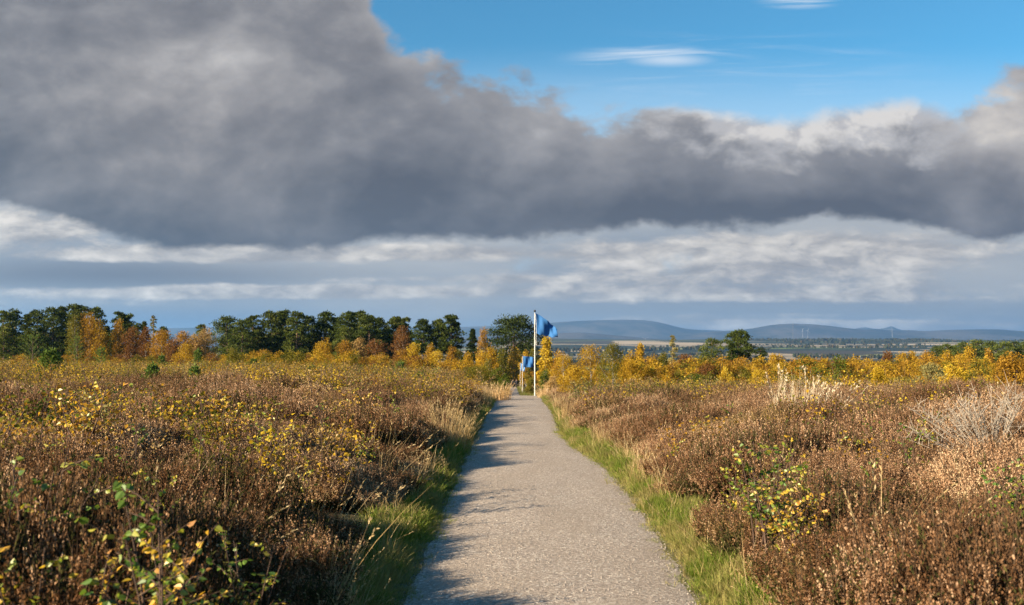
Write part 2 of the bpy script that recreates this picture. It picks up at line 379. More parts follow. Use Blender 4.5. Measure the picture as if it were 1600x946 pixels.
wood = t.noise(t.com(t.m('MULTIPLY', gx, 1/1500.), t.m('MULTIPLY', gy, 1/520.), 0.), 1., 4, .55)
fld = t.mix(t.ss(.49, .53, wood), fld, (.022, .030, .020))
fld = t.mix(t.ss(6000, 6700, gy), fld, (.045, .05, .032))
colr = t.mix(t.ss(700, 1600, t.m('ADD', gy, t.m('MULTIPLY', t.m('ABSOLUTE', gx), .3))), near, fld)
b = t.new('ShaderNodeBsdfPrincipled'); t.put(b.inputs['Base Color'], colr); b.inputs['Roughness'].default_value = .95; b.inputs['Specular IOR Level'].default_value = .1
bp = t.new('ShaderNodeBump'); bp.inputs['Strength'].default_value = .6; bp.inputs['Distance'].default_value = .05; t.put(bp.inputs['Height'], n2); t.t.links.new(bp.outputs[0], b.inputs['Normal'])
t.t.links.new(b.outputs[0], t.new('ShaderNodeOutputMaterial').inputs[0])
link('ground', mb.mesh('ground', [m]), label='dark peaty moorland ground falling away to the farmed valley', cat='ground', kind='structure')

# gravel path
pys = np.array(list(np.arange(-12, 40, .15))+list(np.arange(40, 130, .4))+list(np.arange(130, 224, 2.)))
tt = np.array([0, .012, .03]+list(np.linspace(.09, .91, 9))+[.97, .988, 1.]); tt = tt[:15]
L_, R_ = pl(pys), pr(pys)
PX = L_[:, None]+(R_-L_)[:, None]*tt[None]; PY = np.repeat(pys[:, None], 15, 1)
PZ = ip(ZC, PY)+.008+.03*np.sin(tt*math.pi)[None]+(fbm(PX*1.1, PY*.8, 31, 3)-.5)*.035*sstep(60, 40, PY)
PZ[:, 0] = PZ[:, -1] = ip(ZC, pys)-.006
for k_, h_ in ((1, .0), (2, .004), (-2, .0), (-3, .004)): PZ[:, k_] = ip(ZC, pys)+h_
mb = MB(); ii = np.arange(len(pys)-1)[:, None]*15+np.arange(14)[None]
mb.add(np.stack([PX, PY, PZ], -1), np.stack([ii, ii+1, ii+16, ii+15], -1), 0, .5, True)
m, t = mat_new('path_gravel')
pos = t.new('ShaderNodeNewGeometry').outputs['Position']
fine = t.noise(pos, 95., 4, .75); mid = t.noise(pos, 22., 5, .6); big = t.noise(t.vm('MULTIPLY', pos, (1.6, .5, 1.)), 1.0, 4, .6)
vo = t.new('ShaderNodeTexVoronoi'); vo.inputs['Scale'].default_value = 58.; t.put(vo.inputs['Vector'], pos)
cellc = t.xyz(vo.outputs['Color'])[0]
g = t.ramp(cellc, [(0, (.205, .165, .138)), (.4, (.325, .265, .222)), (.75, (.41, .34, .288)), (.93, (.60, .51, .43)), (1, (.80, .72, .62))])
g = t.mix(t.m('MULTIPLY', t.ss(.55, .35, fine), .5), g, (.14, .115, .095))
g = t.mix(t.m('MULTIPLY', t.ss(.40, .68, mid), .35), g, (.43, .36, .30))
g = t.mix(t.m('MULTIPLY', t.ss(.42, .62, big), .40), g, (.27, .215, .17))
b = t.new('ShaderNodeBsdfPrincipled'); t.put(b.inputs['Base Color'], g); b.inputs['Roughness'].default_value = .9; b.inputs['Specular IOR Level'].default_value = .25
hh = t.m('ADD', t.m('MULTIPLY', cellc, .5), t.m('ADD', t.m('MULTIPLY', fine, .7), t.m('MULTIPLY', mid, 1.5)))
bp = t.new('ShaderNodeBump'); bp.inputs['Strength'].default_value = .8; bp.inputs['Distance'].default_value = .02; t.put(bp.inputs['Height'], hh); t.t.links.new(bp.outputs[0], b.inputs['Normal'])
t.t.links.new(b.outputs[0], t.new('ShaderNodeOutputMaterial').inputs[0])
link('path', mb.mesh('path', [m]), label='straight pale gravel path leading away across the moor', cat='path', kind='structure')

# hills: real ridges far across the valley
def ridge(name, prof, Yd, depth, label, seed, base=-60.):
    xs = np.linspace(prof[0][0], prof[-1][0], 260); pyv = np.interp(xs, [p[0] for p in prof], [p[1] for p in prof])
    k = np.hanning(9); k /= k.sum(); pyv = np.convolve(np.pad(pyv, 4, 'edge'), k, 'valid')
    top = np.array([at(a, b, Yd) for a, b in zip(xs, pyv)])
    s = np.linspace(-1, 1, 41); mbx = MB()
    wx = top[:, 0][:, None]+0*s[None]; wy = Yd+depth*s[None]+0*wx
    wx = wx*wy/Yd
    env = np.cos(np.clip(s, -1, 1)*math.pi/2)**1.3
    nz = fbm(wx/1400., wy/1400., seed, 5)-.5
    wz = base+(top[:, 2][:, None]-base)*env[None]+nz*170*(1-env[None]**6)*env[None]**.5
    i2 = np.arange(259)[:, None]*41+np.arange(40)[None]
    mbx.add(np.stack([wx, wy, wz], -1), np.stack([i2, i2+41, i2+42, i2+1], -1), 0, .5, True)
    return link(name, mbx.mesh(name, [M_hill]), label=label, cat='hill', kind='structure')
m, t = mat_new('moor_hill')
pos = t.new('ShaderNodeNewGeometry').outputs['Position']
n = t.noise(pos, .0011, 6, .6); n2 = t.noise(pos, .0045, 5, .6)
cc = t.mix(t.ss(.4, .62, n), (.035, .042, .05), (.085, .08, .082)); cc = t.mix(t.ss(.55, .7, n2), cc, (.03, .035, .028))
b = t.new('ShaderNodeBsdfDiffuse'); t.put(b.inputs[0], cc); t.t.links.new(b.outputs[0], t.new('ShaderNodeOutputMaterial').inputs[0]); M_hill = m
ridge('hills', [(-500, 522), (0, 520), (230, 514), (330, 512), (500, 514), (700, 512), (830, 508), (880, 503), (960, 500), (1000, 500), (1035, 504), (1060, 513), (1090, 516), (1130, 517), (1180, 523), (1240, 528), (1400, 535), (1800, 540)], 19000, 3500, 'broad blue hill left of the valley, its summit brushed by cloud', 41)
ridge('hills', [(700, 530), (780, 523), (860, 521), (910, 520), (960, 524), (1010, 529), (1080, 533), (1200, 538), (1400, 540)], 12500, 1800, 'low dark blue ridge in front of the broad hill', 44)
ridge('hills', [(980, 536), (1080, 522), (1120, 518), (1150, 517), (1180, 513), (1205, 508), (1235, 506), (1270, 507), (1300, 510), (1330, 514), (1350, 515), (1375, 515), (1395, 517), (1420, 516), (1440, 518), (1480, 516), (1520, 515), (1560, 515), (1600, 518), (1700, 520), (2200, 524)], 16000, 2600, 'long blue moorland ridge across the right of the valley', 47)
ridge('hills', [(1320, 520), (1340, 513), (1352, 511.5), (1365, 514), (1375, 514.5), (1384, 512.5), (1392, 510), (1400, 513), (1412, 517), (1430, 520)], 22000, 1500, 'small distant peak rising behind the long blue ridge', 49)

# woods in the valley: thousands of trees too far to tell apart
def far_wood(rows, label, seed):
    g = np.random.default_rng(seed); mbx = MB()
    for (x0, x1, Yd, dep, dens, hgt) in rows:
        X0, X1 = (x0-800)/F*Yd, (x1-800)/F*Yd; n = int((X1-X0)/10*dens*max(1, dep/70.))
        x = g.uniform(X0, X1, n); y = Yd+g.uniform(-.5, .5, n)*dep*(.5+fbm(x/300., x*0, seed)); z = ground(x, y)
        h = hgt*g.uniform(.6, 1.15, n)*(.6+.8*fbm(x/200., y/200., seed+3)); w = h*g.uniform(.35, .6, n)
        for k in range(4):                # a few crossed leaf masses per tree
            c0 = np.stack([x, y, z+h*.15*(k > 1)], -1)+g.normal(size=(n, 3))*np.stack([w*.25, w*.25, h*.05], -1)
            d = np.stack([g.normal(size=n)*.25, g.normal(size=n)*.25, np.ones(n)], -1)
            mbx.kites(c0, d, h*(1-.15*(k > 1)), w*1.5, 0, g.uniform(0, 1, n), g)
    return link('distant_wood', mbx.mesh('distant_wood', [M_farwood]), label=label, cat='wood', kind='stuff')
M_farwood = leaf_mat('far_wood', [(0, (.020, .028, .018)), (.6, (.035, .042, .022)), (.85, (.075, .05, .02)), (1, (.05, .06, .025))], .1, rnd=0)
far_wood([(760, 1300, 2300, 300, 1.2, 17), (1040, 1290, 1500, 120, 1.3, 15), (1150, 1330, 1150, 90, 1.0, 14), (880, 1700, 2750, 130, 1.1, 16), (1240, 1450, 3300, 160, 1.4, 15), (1000, 1700, 4600, 90, .8, 15), (1180, 1460, 5300, 70, .7, 14), (1230, 1700, 6100, 200, 1.0, 15), (1180, 1480, 6700, 300, 1.0, 15), (850, 1200, 4200, 160, 1., 16), (850, 1150, 3500, 120, .9, 16)],
         'dark belts of woodland between pale fields far down in the valley', 5)

# ================================================================= heather and grass (ground cover)
M_stem = leaf_mat('heather_stem', [(0, (.035, .022, .014)), (1, (.085, .055, .035))], 0., rnd=0)
M_green = leaf_mat('heather_leaf', [(0, (.018, .022, .008)), (.6, (.045, .048, .016)), (1, (.085, .075, .025))], .15, rnd=.3)
M_flower = leaf_mat('heather_flower', [(0, (.075, .036, .018)), (.25, (.165, .082, .039)), (.55, (.335, .194, .112)), (.8, (.49, .315, .198)), (1, (.60, .44, .28))], .30, rnd=.40,
                    patch=[(.54, .68, (.15, .085, .045), .6), (.44, .30, (.24, .18, .065), .65)], patch_scale=.45)
def heather(seed, nst, H, W, flower=1., nf=15, tone=.5):
    g = np.random.default_rng(seed); mb = MB()
    for i in range(nst):
        a = g.uniform(0, 2*math.pi); r = W*math.sqrt(g.uniform(0, 1)); lean = r/W*g.uniform(.35, .75)
        L = H*g.uniform(.68, 1.1)*(1-.28*(r/W)**2)
        p0 = np.array([math.cos(a)*r*.35, math.sin(a)*r*.35, -.05]); az = a+g.normal()*.5
        o = np.array([math.cos(az), math.sin(az), 0.])
        s = np.linspace(0, 1, 5)[:, None]
        P = p0+o*(lean*L*s**.8)*.85+np.array([0, 0, 1.])*L*s+g.normal(size=(1, 3))*.02*s
        mb.kites(P[:-1], P[1:]-P[:-1], np.linalg.norm(P[1:]-P[:-1], axis=1)*1.5, .006, 0, g.uniform(0, 1, 4), g)
        T = unit(P[-1]-P[-3]); k = 7
        u = g.uniform(.22, .75, k); q = np.stack([np.interp(u, s[:, 0], P[:, j]) for j in range(3)], -1)
        mb.kites(q, T+g.normal(size=(k, 3))*.7, g.uniform(.025, .055, k), .016, 1, g.uniform(0, 1, k), g)
        if g.uniform() < flower:          # spike of dry bells
            for sp in range(3):
                base = P[-2] if sp else P[-1]-T*L*.38; tip = P[-1]+g.normal(size=3)*.02 if not sp else P[-2]+unit(T+g.normal(size=3)*.55)*L*(.30 if sp == 1 else .22)
                u = np.linspace(0, 1, nf); q = base+(tip-base)*u[:, None]
                mb.kites(q+g.normal(size=(nf, 3))*.005, (tip-base)/np.linalg.norm(tip-base)*.8+g.normal(size=(nf, 3))*.75, g.uniform(.013, .024, nf)*(1-.35*u), .013, 2, np.clip(g.normal(tone, .15)+g.normal(size=nf)*.15, 0, 1), g)
        else:
            k = 12; u = g.uniform(.6, 1.0, k); q = np.stack([np.interp(u, s[:, 0], P[:, j]) for j in range(3)], -1)
            mb.kites(q, T+g.normal(size=(k, 3))*.6, g.uniform(.02, .045, k), .011, 1, g.uniform(.3, 1, k), g)
    return mb.mesh('heather', [M_stem, M_green, M_flower])
TONES = (.60, .66, .52, .74, .42, .34, .26, .48, .40, .5)
hp = [heather(100+i, 64, .50, .26, (.95, .95, .9, .95, .9, .9, .85, .6, .5, .1)[i], tone=TONES[i]) for i in range(10)]
HC = proto_collection('heather_proto', hp)
def vw(x, y): return ip(np.array([(0, .32), (7, .33), (11, .50), (20, .42), (30, .4), (60, .45), (120, .5)]), y)+(fbm(x*0+y*.9, x*0+3., 51)-.5)*.7
def vwr(x, y): return ip(np.array([(0, .24), (7, .27), (11, .38), (15, .42), (19, .62), (21, .70), (26, .45), (38, .36), (120, .45)]), y)+(fbm(x*0+y*.9, x*0+8., 53)-.5)*.45
def bushes(x, y, cs, seed):               # every heather plant is a dome: distance to its middle, height, hue
    x = np.asarray(x)/cs; y = np.asarray(y)/cs; ix, iy = np.floor(x), np.floor(y)
    best = np.full(x.shape, 9.); bx = np.zeros_like(x); by = np.zeros_like(x); hb = np.zeros_like(x); hu = np.zeros_like(x)
    for a in (-1, 0, 1):
        for b_ in (-1, 0, 1):
            jx, jy = ix+a, iy+b_; cx_ = jx+.1+.8*_h(jx, jy, seed); cy_ = jy+.1+.8*_h(jx, jy, seed+1); rad = .55+.5*_h(jx, jy, seed+2)
            dd = np.hypot(x-cx_, y-cy_)/rad; m_ = dd < best
            best = np.where(m_, dd, best); bx = np.where(m_, x-cx_, bx); by = np.where(m_, y-cy_, by)
            hb = np.where(m_, rad*(.75+.5*_h(jx, jy, seed+3)), hb); hu = np.where(m_, _h(jx, jy, seed+4), hu)
    return best, bx, by, hb, hu
def grid_pts(y0, y1, sp, mg, seed, slope=.58):
    g = np.random.default_rng(seed); ys = np.arange(y0, y1, sp); out = []
    for y in ys:
        xm = slope*max(y, 0)+mg; x = np.arange(-xm, xm, sp); out.append(np.stack([x, np.full(len(x), y)], -1))
    p = np.concatenate(out); return p+g.uniform(-.5, .5, p.shape)*sp*1.1
PTS = []; RT = []; SCL = []; IX = []
for (y0, y1, sp, mg, ws, seed) in ((1.0, 13, .17, 4.0, .9, 1), (13, 26, .23, 5, 1.1, 2), (26, 48, .34, 7, 1.45, 3), (48, 80, .60, 12, 2.2, 4), (80, 125, 1.2, 12, 3.6, 5)):
    p = grid_pts(y0, y1, sp, mg, seed); g = np.random.default_rng(seed+50); x, y = p.T
    d = pdist(x, y); v = np.where(x < .3, vw(x, y), vwr(x, y))
    f1, bx, by, hb, hu = bushes(x+.5*(vnoise(x*1.3, y*1.3, 5)-.5), y+.5*(vnoise(x*1.3, y*1.3, 6)-.5), 1.45 if y0 < 40 else 1.9, 611)
    dome = np.sqrt(np.clip(1-(f1/1.15)**2, 0, 1)); big = fbm(x/4.5, y/4.5, 63, 3)
    keep = (d > v+.14*ws) & (f1 < .90+.40*sstep(18, 36, y)) & (hu > .05) & ~((x > .3) & (y > 72))
    x, y, d, v, f1, bx, by, hb, hu, dome, big = [q[keep] for q in (x, y, d, v, f1, bx, by, hb, hu, dome, big)]
    edge_ = np.where(x < .3, .52, .6)+np.where(x < .3, .48, .4)*sstep(0, 1., d-v)
    hm = (.06+.74*dome*hb+.24*(big-.35))*edge_; hm = np.clip(hm, .11, 1.0)
    n = len(x); z = ground(x, y)-.02
    PTS.append(np.stack([x, y, z], -1)); tl = .42 if y0 < 30 else .2
    RT.append(np.stack([-by*tl+g.normal(size=n)*.13, bx*tl+g.normal(size=n)*.13, g.uniform(0, 6.28, n)], -1))
    sz = hm/.50*g.uniform(.85, 1.12, n)
    SCL.append(np.stack([ws*g.uniform(.85, 1.15, n)]*2+[sz], -1))
    hq = np.clip(hu*10.6-.3+g.normal(size=n)*.35, 0, 9.99).astype(int)
    hq = np.where((hq == 9) & (g.uniform(size=n) < .6), 6, hq)
    IX.append(np.where((f1 > .92) & (g.uniform(size=n) < .3), 9, hq))
scatter('heather', np.concatenate(PTS), np.concatenate(RT), np.concatenate(SCL), np.concatenate(IX).astype(np.int32), HC,
        'brown and russet heather with faded flowers covering the moor on both sides of the path', 'heather')
NH = sum(len(p) for p in PTS); print('heather', NH)

M_grass = leaf_mat('verge_grass', [(0, (.07, .125, .016)), (.5, (.14, .20, .026)), (.8, (.23, .255, .05)), (1, (.38, .31, .13))], .35, rnd=.35,
                   patch=[(.44, .62, (.34, .27, .12), .7), (.40, .3, (.09, .10, .03), .5)], patch_scale=1.6)
M_straw = leaf_mat('dry_grass', [(0, (.25, .165, .07)), (.5, (.42, .30, .15)), (1, (.60, .47, .28))], .3, rnd=.25)
def blades(mb, n, H, spread, lean, wd, g, mat=0, droop=.5, var=(0, 1), seedhead=0.):
    for i in range(n):
        a = g.uniform(0, 6.28); r = spread*math.sqrt(g.uniform()); p = np.array([math.cos(a)*r, math.sin(a)*r, -.01])
        az = a+g.normal()*.8; o = np.array([math.cos(az), math.sin(az), 0]); L = H*g.uniform(.5, 1.1); le = lean*g.uniform(.2, 1.2)
        s = np.linspace(0, 1, 5)
        P = p+o*(L*le*s**1.7)[:, None]+np.array([0, 0, 1.])*(L*(s-droop*le*s**2.5*.5))[:, None]
        sd = unit(np.cross(o, [0, 0, 1.])+g.normal(size=3)*.3)*wd*.5
        w = np.array([1, .95, .8, .5, .08])[:, None]
        v = np.stack([P-sd*w, P+sd*w], 1).reshape(-1, 3); q = [[2*k, 2*k+1, 2*k+3, 2*k+2] for k in range(4)]
        mb.add(v, q, mat, np.full(4, g.uniform(*var)))
        if g.uniform() < seedhead:
            k = 9; u = g.uniform(.8, 1.0, k); q = np.stack([np.interp(u, s, P[:, j]) for j in range(3)], -1)
            mb.kites(q, unit(P[-1]-P[-2])+g.normal(size=(k, 3))*.3, L*.05, L*.012, mat, g.uniform(.4, 1, k), g)
gp = []
for i in range(4):
    mb = MB(); blades(mb, 34, .16, .085, .75, .006, np.random.default_rng(200+i)); gp.append(mb.mesh('grass', [M_grass]))
for i in range(2):
    mb = MB(); blades(mb, 26, .11, .10, 1.1, .007, np.random.default_rng(210+i), var=(.3, 1)); gp.append(mb.mesh('grass', [M_grass]))
for i in range(2):
    mb = MB(); blades(mb, 16, .30, .10, .7, .004, np.random.default_rng(220+i), mat=0, var=(0, 1), seedhead=.25); gp.append(mb.mesh('grass', [M_straw]))
GC = proto_collection('grass_proto', gp)
PTS = []; RT = []; SCL = []; IX = []
for (y0, y1, sp, ws, seed) in ((1.5, 12, .055, 1., 11), (12, 26, .085, 1.25, 12), (26, 62, .17, 1.9, 13), (62, 215, .5, 3.4, 14)):
    g = np.random.default_rng(seed); ys = np.arange(y0, y1, sp); n_ = 40 if y0 < 26 else 16
    for side in (-1, 1):
        k = int(1.3/sp); yy_ = np.repeat(ys, k)+g.uniform(-.5, .5, len(ys)*k)*sp; dd = g.uniform(-.15 if y0 < 26 else -.05, 1.25, len(yy_))
        x = np.where(side < 0, pl(yy_)-dd, pr(yy_)+dd)
        v = vw(x, yy_) if side < 0 else vwr(x, yy_)
        keep = (dd < v+.13) & (g.uniform(size=len(x)) < np.where(dd < .02, .18+.25*fbm(yy_*2.2, yy_*0+side, 93, 2)*(dd > -.08), .97)) & ((dd < v+.1) | (g.uniform(size=len(x)) < .5))
        x, yk, dd, v = x[keep], yy_[keep], dd[keep], v[keep]; n = len(x)
        PTS.append(np.stack([x, yk, ground(x, yk)-.005], -1)); RT.append(np.stack([g.normal(size=n)*.12, g.normal(size=n)*.12, g.uniform(0, 6.28, n)], -1))
        s = ws*g.uniform(.6, 1.25, n)*(.45+.65*sstep(-.05, .3, dd)); SCL.append(np.stack([s, s, s*(1 if ws < 1.5 else .75)], -1))
        r = g.uniform(size=n); dry = fbm(x*.0+yk*.55, yk*0+side, 91, 3)
        pdry = np.clip((dd/np.maximum(v, .2)-.6)*.8, 0, .5)*sstep(.42, .65, dry)+.015
        IX.append(np.where(r < pdry, 6+(r*1000 % 2).astype(int), np.where((dd < .12) | (dry*1.2 > .62+r*.3), 4+(r*1000 % 2).astype(int), (r*1000 % 4).astype(int))))
scatter('verge_grass', np.concatenate(PTS), np.concatenate(RT), np.concatenate(SCL), np.concatenate(IX).astype(np.int32), GC,
        'green grass mixed with dry straw along both edges of the gravel path', 'grass')
print('grass', sum(len(p) for p in PTS))
# lone dry stems standing out of the heather
sp_ = []
for i in range(4):
    mb = MB(); blades(mb, 7, .85, .12, .55, .0055, np.random.default_rng(240+i), seedhead=.6, droop=.3); sp_.append(mb.mesh('stems', [M_straw]))
g = np.random.default_rng(77); n = 1100
y = 6.5+52*g.uniform(size=n)**1.3; x = g.uniform(-1, 1, n)*(.56*y+3); d = pdist(x, y)
w_ = np.where((d > .45) & (d < 1.6), 1., .30)*sstep(.38, .6, fbm(x/2.5, y/2.5, 95, 3)+.25*(d < 1.6)); k = (d > .45) & (g.uniform(size=n) < w_); x, y = x[k], y[k]; n = len(x)
s = g.uniform(.6, 1.15, n)
scatter('dry_stems', np.stack([x, y, ground(x, y)], -1), np.stack([g.normal(size=n)*.15, .25+g.normal(size=n)*.2, g.uniform(-1.2, 1.2, n)], -1), np.stack([s, s, s], -1), (g.uniform(size=n)*3.99).astype(np.int32), proto_collection('stem_proto', sp_),
        'thin straw coloured grass stems poking up through the heather', 'dry grass')
# loose stones on the path
M_stone = plain('stone', (.34, .30, .27), .85, .4, 30., col2=(.20, .17, .15))
st = []
for i in range(4):
    g = np.random.default_rng(260+i); mb = MB(); th = np.linspace(0, math.pi, 6); ph = np.arange(8)/8*2*math.pi
    v = np.stack([np.sin(th)[:, None]*np.cos(ph)[None], np.sin(th)[:, None]*np.sin(ph)[None], .6*np.cos(th)[:, None]+0*ph[None]], -1)*(1+g.normal(size=(6, 8, 1))*.16)
    ii = np.arange(5)[:, None]*8+np.arange(8)[None]; jj = np.arange(5)[:, None]*8+((np.arange(8)+1) % 8)[None]
    mb.add(v*.5, np.stack([ii, ii+8, jj+8, jj], -1), 0, .5, True); st.append(mb.mesh('stone', [M_stone]))
g = np.random.default_rng(88); n = 16000
y = 4+30*g.uniform(size=n)**1.4; L_, R_ = pl(y), pr(y); x = L_+(R_-L_)*np.where(g.uniform(size=n) < .35, g.beta(.35, .35, n), g.uniform(0, 1, n)); s = .006+.012*g.uniform(size=n)**4
tx = np.clip((x-L_)/(R_-L_), 0, 1)
z = ip(ZC, y)+.008+.03*np.sin(tx*math.pi)+(fbm(x*1.1, y*.8, 31, 3)-.5)*.035
z = np.where(np.minimum(tx, 1-tx) < .09, ip(ZC, y)+.004+(z-ip(ZC, y)-.004)*np.clip(np.minimum(tx, 1-tx)/.09, 0, 1), z)
scatter('loose_gravel', np.stack([x, y, z+s*.12], -1), g.uniform(0, 6.28, (n, 3))*np.array([.1, .1, 1]), np.stack([s, s, s], -1), (g.uniform(size=n)*3.99).astype(np.int32), proto_collection('stone_proto', st),
        'loose grey gravel stones scattered over the path', 'gravel')
# ================================================================= trees
M_bark = plain('pine_bark', (.16, .095, .06), .9, .5, 3., col2=(.09, .065, .05), bump=.5)
M_bbark = plain('birch_bark', (.42, .39, .35), .85, .5, 4., col2=(.16, .13, .11))
M_twig = plain('twig', (.10, .06, .042), .85, .4, 20.)
M_pine = leaf_mat('pine_needles', [(0, (.022, .034, .010)), (.5, (.064, .084, .019)), (.85, (.125, .14, .032)), (1, (.17, .17, .05))], .22, rnd=.35)
M_spruce = leaf_mat('spruce_needles', [(0, (.014, .022, .008)), (.6, (.036, .052, .015)), (1, (.085, .10, .028))], .15, rnd=.3)
M_young = leaf_mat('young_needles', [(0, (.04, .075, .018)), (.5, (.09, .15, .03)), (1, (.19, .235, .07))], .3, rnd=.3)
BIRCH = {
 'gold':   [(0, (.20, .115, .012)), (.5, (.37, .225, .022)), (1, (.54, .37, .05))],
 'yellow': [(0, (.26, .17, .014)), (.5, (.46, .31, .028)), (1, (.62, .46, .07))],
 'amber':  [(0, (.16, .080, .012)), (.5, (.30, .162, .022)), (1, (.44, .27, .045))],
 'russet': [(0, (.09, .040, .014)), (.5, (.155, .072, .026)), (1, (.24, .125, .045))],
 'olive':  [(0, (.07, .072, .012)), (.5, (.14, .125, .020)), (1, (.27, .215, .035))],
 'green':  [(0, (.035, .06, .012)), (.5, (.075, .105, .018)), (1, (.17, .17, .03))],
 'tan':    [(0, (.20, .125, .045)), (.5, (.33, .215, .085)), (1, (.46, .33, .15))],
 'pale':   [(0, (.17, .15, .055)), (.5, (.27, .235, .09)), (1, (.38, .33, .14))],
}
ML = {k: leaf_mat('leaf_'+k, v, .38, rnd=.2) for k, v in BIRCH.items()}
M_sap = leaf_mat('sapling_leaf', [(0, (.12, .20, .020)), (.25, (.28, .31, .035)), (.5, (.56, .42, .045)), (.78, (.62, .36, .035)), (1, (.50, .24, .07))], .42, rnd=.12, gloss=.05)
M_sapg = leaf_mat('sapling_leaf_green', [(0, (.05, .12, .014)), (.5, (.14, .22, .025)), (.8, (.42, .36, .045)), (1, (.58, .40, .05))], .42, rnd=.12, gloss=.05)

def trunk_line(H, g, bend=.04):
    s = np.linspace(0, 1, 7); b = np.cumsum(g.normal(size=(7, 2))*bend*H/3, 0)*s[:, None]
    return np.stack([b[:, 0], b[:, 1], s*H], -1)
def pine_tree(loc, H, W, label, seed, cb=.35, shape='dome', group='tall pines', mat=None, npad=None, name='pine_tree', cat='pine tree', fill=1.):
    g = np.random.default_rng(seed); mat = mat or M_pine
    T = thing(name, loc, label, cat, group)
    P = trunk_line(H*.96, g, .025 if shape != 'cone' else .006); tk = MB(); cr = MB(); r0 = .018*H+.05
    P[0, 2] = -.6
    tk.tube(P, np.linspace(r0, r0*.25, 7), 6, 0)
    n = npad or int((38+W*12)*(1 if shape != 'cone' else 1.2))
    for i in range(n):
        u = (i+g.uniform())/n; h = cb+(1-cb)*u*.97
        if shape == 'dome': env = W*(max(0, 1-((u-.30)/.73)**2)**.62*.95+.06)
        elif shape == 'tall': env = W*(.55+.45*math.sin(math.pi*min(1, u*1.05)))*(1-.45*u**3)
        else: env = W*((1-u)**.85+.04)
        env *= g.uniform(.72, 1.12)
        a = g.uniform(0, 6.28)+i*2.4; rr = env*math.sqrt(g.uniform(.12, 1))*.86
        ax = np.array([np.interp(h*H*.96, P[:, 2], P[:, 0]), np.interp(h*H*.96, P[:, 2], P[:, 1])])
        c = np.array([ax[0]+math.cos(a)*rr, ax[1]+math.sin(a)*rr, h*H])
        pr_ = (W*.30*g.uniform(.55, 1.25)*(1-.3*u)+.2) if shape != 'cone' else W*.26*(1-.7*u)*g.uniform(.7, 1.2)+.12
        hb = max(.1, c[2]-rr*(.45 if shape != 'cone' else -.1))
        st_ = np.array([np.interp(hb, P[:, 2], P[:, 0]), np.interp(hb, P[:, 2], P[:, 1]), hb])
        mid = (st_+c)/2+np.array([0, 0, -.05*rr])
        tk.tube([st_, mid, c-[0, 0, pr_*.2]], [r0*.30*(1.1-u), r0*.2*(1.1-u), .02], 3, 0)
        k = int(80*fill); d = unit(g.normal(size=(k, 3))); d[:, 2] = np.abs(d[:, 2])*1.0-.25
        sq = np.array([1, 1, .62 if shape != 'cone' else .45])
        q = c+d*sq*pr_*g.uniform(.35, 1.18, (k, 1))
        ln = np.clip(.030*H, .2, .45)*g.uniform(.7, 1.3, k)
        cr.kites(q, unit(d)+np.array([0, 0, .45])+g.normal(size=(k, 3))*.45, ln, ln*.55, 0, np.clip(g.normal(.45+.14*g.normal(), .16, k), 0, 1), g)
    link('trunk', tk.mesh('trunk', [M_bark]), T); link('crown', cr.mesh('crown', [mat]), T)
    return T
def birch_tree(loc, H, W, label, seed, col='gold', group='autumn birches', name='birch_tree', cat='birch tree', point=.5, leaf=None, dens=1., cb=.12):
    g = np.random.default_rng(seed); T = thing(name, loc, label, cat, group)
    tk = MB(); cr = MB(); r0 = .010*H+.02; P = trunk_line(H*.95, g, .03); P[0, 2] = -.6
    tk.tube(P, np.linspace(r0, .012, 7), 5, 0)
    lf = leaf or np.clip(.034*H, .09, .24)
    nl = int(12+W*5)
    for i in range(nl):
        u = (i+g.uniform())/nl; h = cb+(1-cb)*u*.92
        env = W*(max(.0, math.sin(math.pi*min(1, (u*.80+.17)))**.6)*(1-point*u*.75))*g.uniform(.7, 1.1)
        a = i*2.4+g.uniform(-.6, .6); rr = env*math.sqrt(g.uniform(.15, 1))*.8
        bx, by = np.interp(h*H, P[:, 2], P[:, 0]), np.interp(h*H, P[:, 2], P[:, 1])
        c = np.array([bx+math.cos(a)*rr, by+math.sin(a)*rr, h*H])
        hb = max(.05, h*H-rr*.9-.1*H*.3)
        s_ = np.array([np.interp(hb, P[:, 2], P[:, 0]), np.interp(hb, P[:, 2], P[:, 1]), hb])
        e_ = c+np.array([math.cos(a)*.2, math.sin(a)*.2, .10*H])
        tk.tube([s_, (s_*.4+c*.6), e_], [r0*.45, r0*.25, .006], 3, 0)
        la, lb = W*.42*g.uniform(.7, 1.15), H*.125*g.uniform(.8, 1.4)
        k = int(150*dens); d = unit(g.normal(size=(k, 3)))
        q = c+d*np.array([la, la, lb])*g.uniform(.25, 1.08, (k, 1))**.7
        q = q[q[:, 2] > .02]; k = len(q)
        ln = lf*g.uniform(.6, 1.3, k)
        cr.kites(q, g.normal(size=(k, 3))+np.array([0, 0, -.25]), ln, ln*.75, 0, np.clip(g.normal(.48+.12*g.normal(), .2, k), 0, 1), g)
    link('trunk', tk.mesh('trunk', [M_bbark if H > 2.6 else M_twig]), T); link('crown', cr.mesh('crown', [ML[col]]), T)
    return T
def place(px, pyt, Y, dz=0.):
    x, y, zt = at(px, pyt, Y); z = float(ground(x, y)); return (x, y, z-.05), max(.6, zt-z+.05)

